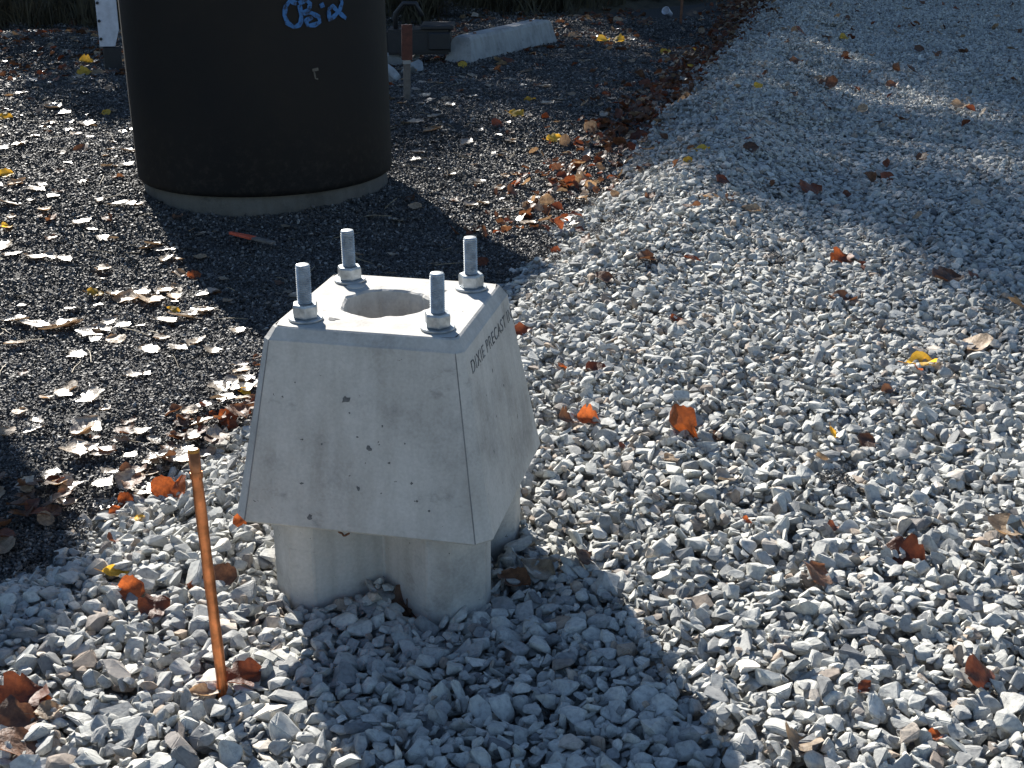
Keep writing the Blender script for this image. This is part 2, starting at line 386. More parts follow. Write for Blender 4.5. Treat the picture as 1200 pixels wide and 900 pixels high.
# flat discs for air holes, their shade painted dark, and two stains, grout spots on top
def disc(name, x, z, rx, rz, mat=M_HOLE_SHADE, side='front'):
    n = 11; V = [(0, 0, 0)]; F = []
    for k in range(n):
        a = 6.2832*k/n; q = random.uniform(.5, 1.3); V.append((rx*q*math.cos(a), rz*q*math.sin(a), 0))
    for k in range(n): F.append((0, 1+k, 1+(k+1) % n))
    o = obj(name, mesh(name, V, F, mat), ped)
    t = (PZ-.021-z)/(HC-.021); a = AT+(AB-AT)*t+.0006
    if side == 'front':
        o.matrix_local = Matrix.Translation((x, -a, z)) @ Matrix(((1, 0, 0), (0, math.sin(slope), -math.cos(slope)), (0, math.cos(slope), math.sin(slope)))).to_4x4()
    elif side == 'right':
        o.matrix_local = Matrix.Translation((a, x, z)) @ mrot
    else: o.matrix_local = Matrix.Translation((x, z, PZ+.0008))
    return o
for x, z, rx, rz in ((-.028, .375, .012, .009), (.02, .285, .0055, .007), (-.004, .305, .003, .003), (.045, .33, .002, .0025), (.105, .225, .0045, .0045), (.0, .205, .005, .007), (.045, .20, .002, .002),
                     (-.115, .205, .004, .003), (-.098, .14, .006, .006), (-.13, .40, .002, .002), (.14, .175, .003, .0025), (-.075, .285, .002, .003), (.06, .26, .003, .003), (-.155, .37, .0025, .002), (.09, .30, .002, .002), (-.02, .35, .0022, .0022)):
    disc('painted_air_hole', x, z, rx*.9, rz*.9)
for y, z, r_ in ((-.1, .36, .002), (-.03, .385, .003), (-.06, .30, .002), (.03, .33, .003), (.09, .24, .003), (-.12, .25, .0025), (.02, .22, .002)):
    disc('painted_air_hole', y, z, r_, r_*1.6, side='right')
disc('painted_air_hole', -.082, -.118, .013, .009, side='top'); disc('painted_air_hole', .075, .105, .012, .006, side='top')
V, F = lathe([(.02, 0), (.019, .003), (.012, .005)], 16)
obj('grout_blob', mesh('grout_blob', V, F, M_CAP), ped, (-.108, .098, PZ-.001))

# ------------------------------------------------------------------ tanks (catch basin riser, and an added shadow caster)
def tank(loc, h, r, label, flare=0):
    t = empty('concrete_riser', loc); tag(t, label, 'riser')
    V, F = lathe([(r-.04, .045), (r-.012, 0.048), (r-.002, .06), (r, .08), (r+.002, h*.4), (r, h-.8 if flare else h*.7), (r+flare, h-.06), (r+flare, h-.02), (r+flare-.01, h), (r-.09, h), (r-.1, h-.02), (r-.1, .1)], 96, jit=lambda i, k: .0022*math.sin(k*.4+i))
    obj('barrel', mesh('barrel', V, F, M_TANK, smooth=True), t)
    V, F = lathe([(r*.95, -.12), (r*.955, -.02), (r*.945, .03), (r*.92, .07), (r*.9, .1)], 72, jit=lambda i, k: .006*math.sin(k*.37+i)+.006*random.uniform(-1, 1))
    obj('mortar_collar', mesh('mortar_collar', V, F, M_COLLAR, smooth=True), t)
    return t
TR = .632
tc = (-1.23, 6.68); TZ = -.135
tk = tank((tc[0], tc[1], TZ), 1.12, TR, 'black tar coated concrete riser with blue spray painted marking, behind the lamp post base')
# spray painted marking, laid on the curved wall: x = arc metres to the right of the wall's near line, z above its foot
def stroke(pts, wd=.016):
    V = []; F = []
    P = []
    for i in range(len(pts)-1):
        a, b = Vector(pts[i]), Vector(pts[i+1]); n = max(2, int((b-a).length/.006))
        for k in range(n): P.append(a.lerp(b, k/n))
    P.append(Vector(pts[-1]))
    for i, p in enumerate(P):
        d = (P[min(i+2, len(P)-1)]-P[max(i-2, 0)]).normalized(); nrm = Vector((-d.y, d.x))
        ww = wd*(1+.15*math.sin(i*.7))*.5
        for s in (-1, 1):
            q = p+nrm*s*ww; ang = -math.pi/2+q.x/TR
            V.append(((TR+.0055)*math.cos(ang), (TR+.0055)*math.sin(ang), q.y))
    for i in range(len(P)-1): F.append((2*i, 2*i+1, 2*i+3, 2*i+2))
    return V, F
def arc(cx, cy, rx, ry, a0, a1, n=12): return [(cx+rx*math.cos(R(a0+(a1-a0)*k/n)), cy+ry*math.sin(R(a0+(a1-a0)*k/n))) for k in range(n+1)]
# pixel offsets (measured at ~246 px per metre on the tank) -> wall metres
def wp(u, v):
    ppm = 262.; x0 = 303-600
    axis_u = 300
    s = (u-axis_u)/(TR*ppm); s = max(-.98, min(.98, s))
    return (TR*math.asin(s)+.088, .925-(v-0)/ppm*.98)
strokes = [
    [(355, 5), (347, 2), (342, 8), (340, 18), (343, 27), (350, 32), (356, 30), (360, 24)],
    [(358, 7), (359, 20), (358, 28)],
    [(357, 5), (366, 2), (370, 6), (368, 13), (360, 16), (371, 17), (379, 22), (380, 28), (374, 31), (366, 31), (364, 25), (372, 22)],
    [(381, 10), (386, 8)],
    [(401, -3), (406, 1), (407, 8), (404, 16), (398, 22), (391, 27), (391, 14), (396, 11), (401, 17), (406, 22), (411, 27)]]
VV = []; FF = []
for q, s_ in enumerate(strokes):
    V, F = stroke([wp(*p) for p in s_], .019)
    V = [tuple(Vector(v)+Vector((math.cos(-1.2), math.sin(-1.2), 0))*.0004*q) for v in V]
    o0 = len(VV); VV += V; FF += [tuple(i+o0 for i in f) for f in F]
obj('painted_marking', mesh('painted_marking', VV, FF, M_BLUE), tk)
V, F = stroke([wp(368, 84), wp(375, 83)], .012); obj('paint_chip', mesh('paint_chip', V, F, M_COLLAR), tk)
V, F = stroke([wp(370, 86), wp(371, 94), wp(374, 95)], .007); obj('paint_chip', mesh('paint_chip', V, F, M_COLLAR), tk)
# unseen riser shape added off the left edge, flared so its shadow fits there
L2 = 5.1; dx, dy = -math.sin(SUN_AZ), math.cos(SUN_AZ)
tank((-1.38-dx*L2, 2.20+dy*L2, -.15), L2*math.tan(SUN_EL)+.0, .42, 'unseen riser shape with flared top, added further left to shade ground and gravel edge', .19)

# ------------------------------------------------------------------ stones
def make_stone(i, k=13, flat=.6):
    r = np.random.default_rng(100+i)
    bm = bmesh.new()
    ax = np.array([1, r.uniform(.52, .85), r.uniform(.3, flat-.06)])
    P = r.normal(size=(k, 3)); P /= np.linalg.norm(P, axis=1)[:, None]
    P = np.sign(P)*np.abs(P)**.75; P = P*r.uniform(.82, 1.08, (k, 1))
    P /= np.abs(P).max(0)
    for p in P*ax*.5: bm.verts.new(p)
    bmesh.ops.convex_hull(bm, input=bm.verts[:])
    for v in [v for v in bm.verts if not v.link_faces]: bm.verts.remove(v)
    bmesh.ops.dissolve_limit(bm, angle_limit=R(9), verts=bm.verts[:], edges=bm.edges[:])
    bmesh.ops.bevel(bm, geom=bm.edges[:], offset=.028, segments=2, affect='EDGES', clamp_overlap=True)
    bmesh.ops.triangulate(bm, faces=bm.faces[:])
    bmesh.ops.subdivide_edges(bm, edges=[e for e in bm.edges if e.calc_length() > .22], cuts=1)
    o_ = Vector(r.uniform(0, 50, 3))
    for v in bm.verts:
        v.co += v.co.normalized()*.03*mnoise.noise(v.co*3.2+o_)+v.co.normalized()*.016*mnoise.noise(v.co*9+o_)
    return bm
stones = bpy.data.collections.new('stone_shapes')
NS = 26
for i in range(NS):
    bm = make_stone(i); bmesh.ops.recalc_face_normals(bm, faces=bm.faces[:])
    me = bpy.data.meshes.new('stone'); bm.to_mesh(me); bm.free(); me.materials.append(M_STONE)
    stones.objects.link(bpy.data.objects.new('s%03d' % i, me))

def hull_raw(i, k=9, flat=.55):
    r = np.random.default_rng(900+i); bm = bmesh.new()
    P = r.normal(size=(k, 3)); P /= np.linalg.norm(P, axis=1)[:, None]
    P /= np.abs(P).max(0)
    for p in P*np.array([1, .8, flat])*.5: bm.verts.new(p)
    bmesh.ops.convex_hull(bm, input=bm.verts[:])
    for v in [v for v in bm.verts if not v.link_faces]: bm.verts.remove(v)
    bmesh.ops.recalc_face_normals(bm, faces=bm.faces[:])
    bm.verts.index_update()
    V = np.array([v.co[:] for v in bm.verts]); F = [tuple(v.index for v in f.verts) for f in bm.faces]; bm.free(); return V, F
raws = [hull_raw(i, 8+i % 3) for i in range(10)]
def rotm(r, tilt=.6):
    e = Euler((r.normal()*tilt, r.normal()*tilt, r.uniform(0, 6.28))); return np.array(e.to_matrix())
def cluster(name, i, n, rad, smin, smax, mat, zj):
    r = np.random.default_rng(5000+i); V = []; F = []; T = []; o = 0
    for q in range(n):
        a = r.uniform(0, 6.28); d = rad*math.sqrt(r.uniform()); s = smin*(smax/smin)**(r.uniform()**1.6)
        v, f = raws[r.integers(len(raws))]
        v2 = (v*s)@rotm(r).T+np.array([d*math.cos(a), d*math.sin(a), r.uniform(0, zj)])
        V.append(v2); F += [tuple(x+o for x in g) for g in f]; T += [r.uniform()]*len(v); o += len(v)
    me = mesh(name, np.concatenate(V), F, mat)
    at_ = me.attributes.new('tone', 'FLOAT', 'POINT'); at_.data.foreach_set('value', np.array(T, np.float32))
    return bpy.data.objects.new('%s%03d' % (name, i), me)
mill = bpy.data.collections.new('milling_shapes')
for i in range(10): mill.objects.link(cluster('m', i, 46, .052, .006, .019, M_MILL, .007))
farg = bpy.data.collections.new('far_gravel_shapes')
for i in range(10): farg.objects.link(cluster('g', 50+i, 22, .085, .018, .042, M_STONE, .022))

def scatter(name, P, Rt, Sc, Ix, coll, kindlabel=None):
    me = bpy.data.meshes.new(name); n = len(P)
    me.vertices.add(n); me.vertices.foreach_set('co', np.asarray(P, np.float32).ravel())
    a = me.attributes.new('rt', 'FLOAT_VECTOR', 'POINT'); a.data.foreach_set('vector', np.asarray(Rt, np.float32).ravel())
    a = me.attributes.new('sc', 'FLOAT_VECTOR', 'POINT'); a.data.foreach_set('vector', np.asarray(Sc, np.float32).ravel())
    a = me.attributes.new('ix', 'INT', 'POINT'); a.data.foreach_set('value', np.asarray(Ix, np.int32))
    me.update()
    o = obj(name, me)
    g = bpy.data.node_groups.new(name, 'GeometryNodeTree')
    g.interface.new_socket('Geometry', in_out='INPUT', socket_type='NodeSocketGeometry'); g.interface.new_socket('Geometry', in_out='OUTPUT', socket_type='NodeSocketGeometry')
    N = g.nodes.new; L = g.links.new
    gi, go = N('NodeGroupInput'), N('NodeGroupOutput'); iop = N('GeometryNodeInstanceOnPoints'); ci = N('GeometryNodeCollectionInfo')
    ci.inputs['Collection'].default_value = coll; ci.inputs['Separate Children'].default_value = True; ci.inputs['Reset Children'].default_value = True
    def na(nm, ty):
        q = N('GeometryNodeInputNamedAttribute'); q.data_type = ty; q.inputs['Name'].default_value = nm; return q.outputs['Attribute']
    L(gi.outputs[0], iop.inputs['Points']); L(ci.outputs[0], iop.inputs['Instance']); iop.inputs['Pick Instance'].default_value = True
    L(na('ix', 'INT'), iop.inputs['Instance Index'])
    er = N('FunctionNodeEulerToRotation'); L(na('rt', 'FLOAT_VECTOR'), er.inputs[0]); L(er.outputs[0], iop.inputs['Rotation'])
    L(na('sc', 'FLOAT_VECTOR'), iop.inputs['Scale']); L(iop.outputs[0], go.inputs[0])
    md = o.modifiers.new('scatter', 'NODES'); md.node_group = g
    tag(o, kind='stuff'); return o
def view_ok(x, y, margin=.55):
    dep = y*math.cos(TH)+CH*math.sin(TH)
    return np.abs(x) < .3843*dep*1.01+margin

# piled gravel near the camera: every stone is dropped on the heap that is already there
GX0, GX1, GY0, GY1, GR = -2.7, 4.2, 1.15, 7.6, .006
gxn, gyn = int((GX1-GX0)/GR), int((GY1-GY0)/GR)
hx_, hy_ = np.meshgrid(GX0+np.arange(gxn)*GR, GY0+np.arange(gyn)*GR)
HM = (hz(hx_, hy_)-.052).astype(np.float32)
def inside_stem(x, y):
    c, s = math.cos(-PYAW), math.sin(-PYAW); lx_ = (x-PX)*c-(y-PY)*s; ly_ = (x-PX)*s+(y-PY)*c
    a = np.maximum(np.abs(lx_), np.abs(ly_)); b2 = np.minimum(np.abs(lx_), np.abs(ly_))
    notch = (b2 < .085) & (a > SA-ND+b2*1.35)
    return (a < SA+.004) & (~notch) & (np.abs(lx_)+np.abs(ly_) < 2*SA-CC+.01)
NPZ = 150000
px_ = rng.uniform(GX0, GX1, NPZ*3); py_ = GY0+(GY1-GY0)*rng.uniform(0, 1, NPZ*3)**.92
d = dgrav(px_, py_)
keep = view_ok(px_, py_) & (d > .01-.06*rng.uniform(0, 1, len(d))**2) & (~inside_stem(px_, py_))
px_, py_ = px_[keep][:NPZ], py_[keep][:NPZ]
P = []; RT = []; SC = []; IX = []
sizes = np.clip(rng.lognormal(math.log(.0262), .36, len(px_)), .012, .058)
# bigger stones heaped near the left foreground
sizes *= np.where(py_ > 3.2, .93, 1.0)
sizes *= 1+.22*np.exp(-(((px_+.55)/.6)**2+((py_-1.9)/.7)**2))
offs = {}
def foot(q):
    if q not in offs:
        rr = int(math.ceil(q)); a, b = np.meshgrid(np.arange(-rr, rr+1), np.arange(-rr, rr+1)); m_ = (a*a+b*b) <= q*q
        offs[q] = (rr, m_, np.sqrt(np.clip(1-(a*a+b*b)/(q*q+.01), 0, 1)).astype(np.float32))
    return offs[q]
rr_ = rng.uniform(0, 1, len(px_)); til = rng.normal(0, .33, (len(px_), 2)); yaw_ = rng.uniform(0, 6.28, len(px_)); fl = rng.uniform(.8, 1.15, len(px_)); ixs = rng.integers(0, NS, len(px_))
stand = rng.uniform(0, 1, len(px_)) < .10
til[stand] = rng.normal(0, 1.1, (stand.sum(), 2))
base0 = hz(px_, py_)
for i in range(len(px_)):
    s = float(sizes[i]); q = max(1.5, round(s*.40/GR*2)/2)
    rr, m_, dome = foot(q)
    ci, cj = int((px_[i]-GX0)/GR), int((py_[i]-GY0)/GR)
    if ci < rr or cj < rr or ci+rr+1 > gxn or cj+rr+1 > gyn: continue
    sub = HM[cj-rr:cj+rr+1, ci-rr:ci+rr+1]; vals = sub[m_]
    hgt = float(vals.mean())*.55+float(vals.max())*.45
    if hgt > base0[i]-(.012 if s > .022 else .006): continue
    # lean with the surface beneath
    gx = float(sub[:, -1].mean()-sub[:, 0].mean())/(2*rr*GR); gy = float(sub[-1].mean()-sub[0].mean())/(2*rr*GR)
    th_ = s*.21*fl[i]; z = hgt+th_*.72
    np.maximum(sub, z-th_*.4+dome*th_*1.25, out=sub, where=m_)
    gx = max(-.7, min(.7, gx)); gy = max(-.7, min(.7, gy))
    P.append((px_[i], py_[i], z))
    e = (Matrix.Rotation(math.atan(gy)*.8+til[i, 0], 3, 'X') @ Matrix.Rotation(-math.atan(gx)*.8+til[i, 1], 3, 'Y') @ Matrix.Rotation(yaw_[i], 3, 'Z')).to_euler()
    RT.append(tuple(e)); SC.append((s*1.06, s*1.06, s*1.06*fl[i])); IX.append(ixs[i])
print('near stones', len(P))
scatter('gravel', P, RT, SC, IX, stones)
def surf(x, y):
    if dgrav(x, y) < -.03: return float(hz(x, y))+.012
    i, j = int((x-GX0)/GR), int((y-GY0)/GR)
    if 2 < i < gxn-3 and 2 < j < gyn-3: return float(HM[j-2:j+3, i-2:i+3].mean())
    return float(hz(x, y))+(.012 if dgrav(x, y) > 0 else .006)
# gravel further off: small heaps of stones
n = 26000
x = rng.uniform(-1, 9, n*2); y = rng.uniform(7.3, 19, n*2)
k = view_ok(x, y, 1.0) & (dgrav(x, y) > -.02); x, y = x[k][:n], y[k][:n]
scatter('distant_gravel', np.stack([x, y, hz(x, y)-.03+rng.uniform(0, .014, len(x))], 1), np.stack([rng.normal(0, .12, len(x)), rng.normal(0, .12, len(x)), rng.uniform(0, 6.28, len(x))], 1),
        np.repeat(rng.uniform(.8, 1.15, (len(x), 1)), 3, 1), rng.integers(0, 10, len(x)), farg)
# asphalt millings
n = 34000
x = rng.uniform(-7, 3.2, n*4); y = rng.uniform(1.6, 15, n*4)
keepp = rng.uniform(0, 1, n*4) < np.clip(1.25-.07*y, .3, 1)
k = view_ok(x, y, .6) & (dgrav(x, y) < .06) & keepp; x, y = x[k][:n], y[k][:n]
sc = rng.uniform(.8, 1.3, (len(x), 1))*np.clip(.55+.09*y, .8, 1.5)[:, None]
scatter('asphalt_millings', np.stack([x, y, hz(x, y)-.004+rng.uniform(0, .004, len(x))], 1), np.stack([rng.normal(0, .1, len(x)), rng.normal(0, .1, len(x)), rng.uniform(0, 6.28, len(x))], 1),
        np.repeat(sc, 3, 1), rng.integers(0, 10, len(x)), mill)
print('clusters', len(x))
DP = []
for u, v, r_ in ((735, 326, .07), (722, 258, .07), (760, 300, .05), (650, 300, .03), (905, 300, .04), (985, 560, .02)):
    c_ = ground_at(u, v)
    for _ in range(int(260*r_)+2):
        a_ = random.uniform(0, 6.28); d_ = r_*math.sqrt(random.random()); X_, Y_ = c_.x+d_*math.cos(a_)*1.5, c_.y+d_*math.sin(a_)*1.8
        DP.append((X_, Y_, surf(X_, Y_)+.002))
scatter('dark_crumbs', DP, [(random.gauss(0, .2), random.gauss(0, .2), random.uniform(0, 6.28)) for _ in DP], [(.6, .6, .6)]*len(DP), [random.randrange(10) for _ in DP], mill)

# ------------------------------------------------------------------ leaves
def leaf_mesh(seed, kind):
    r = random.Random(seed); nu, nv = 12, 9; V = []; F = []
    curl = r.uniform(-.4, 1.3); cup = r.uniform(-.4, 1.5); tw = r.uniform(-.9, .9)
    if kind == 'round': curl *= .4; cup *= .4; tw *= .35
    if kind == 'flat': curl *= .3; cup = abs(cup)*.25; tw *= .3
    ph = [r.uniform(0, 6) for _ in range(4)]
    for i in range(nu+1):
        t = i/nu
        if kind == 'round': wd = .52*math.sqrt(max(0, 1-(2*t-1)**2))**.8*(1.1-.22*t)
        elif kind == 'flat': wd = (.38+.07*math.sin(t*(7+seed % 5)+ph[0])+.05*math.sin(t*19+ph[1]))*math.sin(math.pi*min(1, t*.98+.02))**.6*(1.15-(.1+.1*(seed % 4))*t)
        elif kind == 'oval': wd = .36*math.sin(math.pi*min(1, t*.98+.02))**.75*(1.15-.35*t)
        elif kind == 'lobed': wd = (.34+.16*abs(math.sin(t*3*math.pi)))*math.sin(math.pi*min(1, t+.03))**.5
        else: wd = .30*math.sin(math.pi*t)**.9
        wd = max(wd, .012)
        for j in range(nv):
            s = j/(nv-1)*2-1
            rag = 1+((.12 if kind != 'flat' else .03)*r.uniform(-1, .6) if abs(s) > .9 else 0)
            x = t-.5; y = s*wd*rag
            z = cup*.55*abs(y)**1.3+curl*.5*(x*x)+tw*x*y+r.uniform(-.008, .008)-.03*math.cos(s*1.57)
            if kind != 'flat': z += .05*math.sin(x*7+ph[0])*math.cos(y*6+ph[1])+(.03 if kind == 'round' else .09)*s*s*math.sin(t*6+ph[2]+s)
            else: z += .012*math.sin(x*7+ph[0])*math.cos(y*6+ph[1])
            x += .03*math.sin(s*5+ph[3])*abs(s)
            V.append((x, y, z))
    for i in range(nu):
        for j in range(nv-1): a = i*nv+j; F.append((a, a+nv, a+nv+1, a+1))
    o = len(V)   # stalk
    tv, tf = tube([(-.5, 0, -.02), (-.62, .02, .02), (-.78, .06, .05)], .009, 4)
    V += [tuple(v) for v in tv]; F += [tuple(q+o for q in f) for f in tf]
    return V, F
LM = {}
def leaf_data(col, kind, var):
    key = (col, kind, var)
    if key not in LM:
        V, F = leaf_mesh(hash((kind, var)) % 1000 if False else (ord(kind[0])*7+var*13), kind)
        LM[key] = mesh(col+'_leaf', V, F, LEAFM[col], smooth=True)
    return LM[key]
def leaf(p, size, col, kind='round', var=0, rot=None, label=None, group=None, lift=.008):
    o = obj('fallen_leaf', leaf_data(col, kind, var))
    o.location = (p[0], p[1], p[2]+lift); o.scale = (size,)*3
    o.rotation_euler = rot or (random.gauss(0, .35), random.gauss(0, .35), random.uniform(0, 6.28))
    tag(o, label or 'x', 'leaf', group); return o
def gp(u, v):
    p = ground_at(u, v, .0)
    for _ in range(6):
        z = surf(p.x, p.y); r = ray(u, v); t = (z-CH)/r.z; p = Vector((r.x*t, r.y*t, z))
    return p
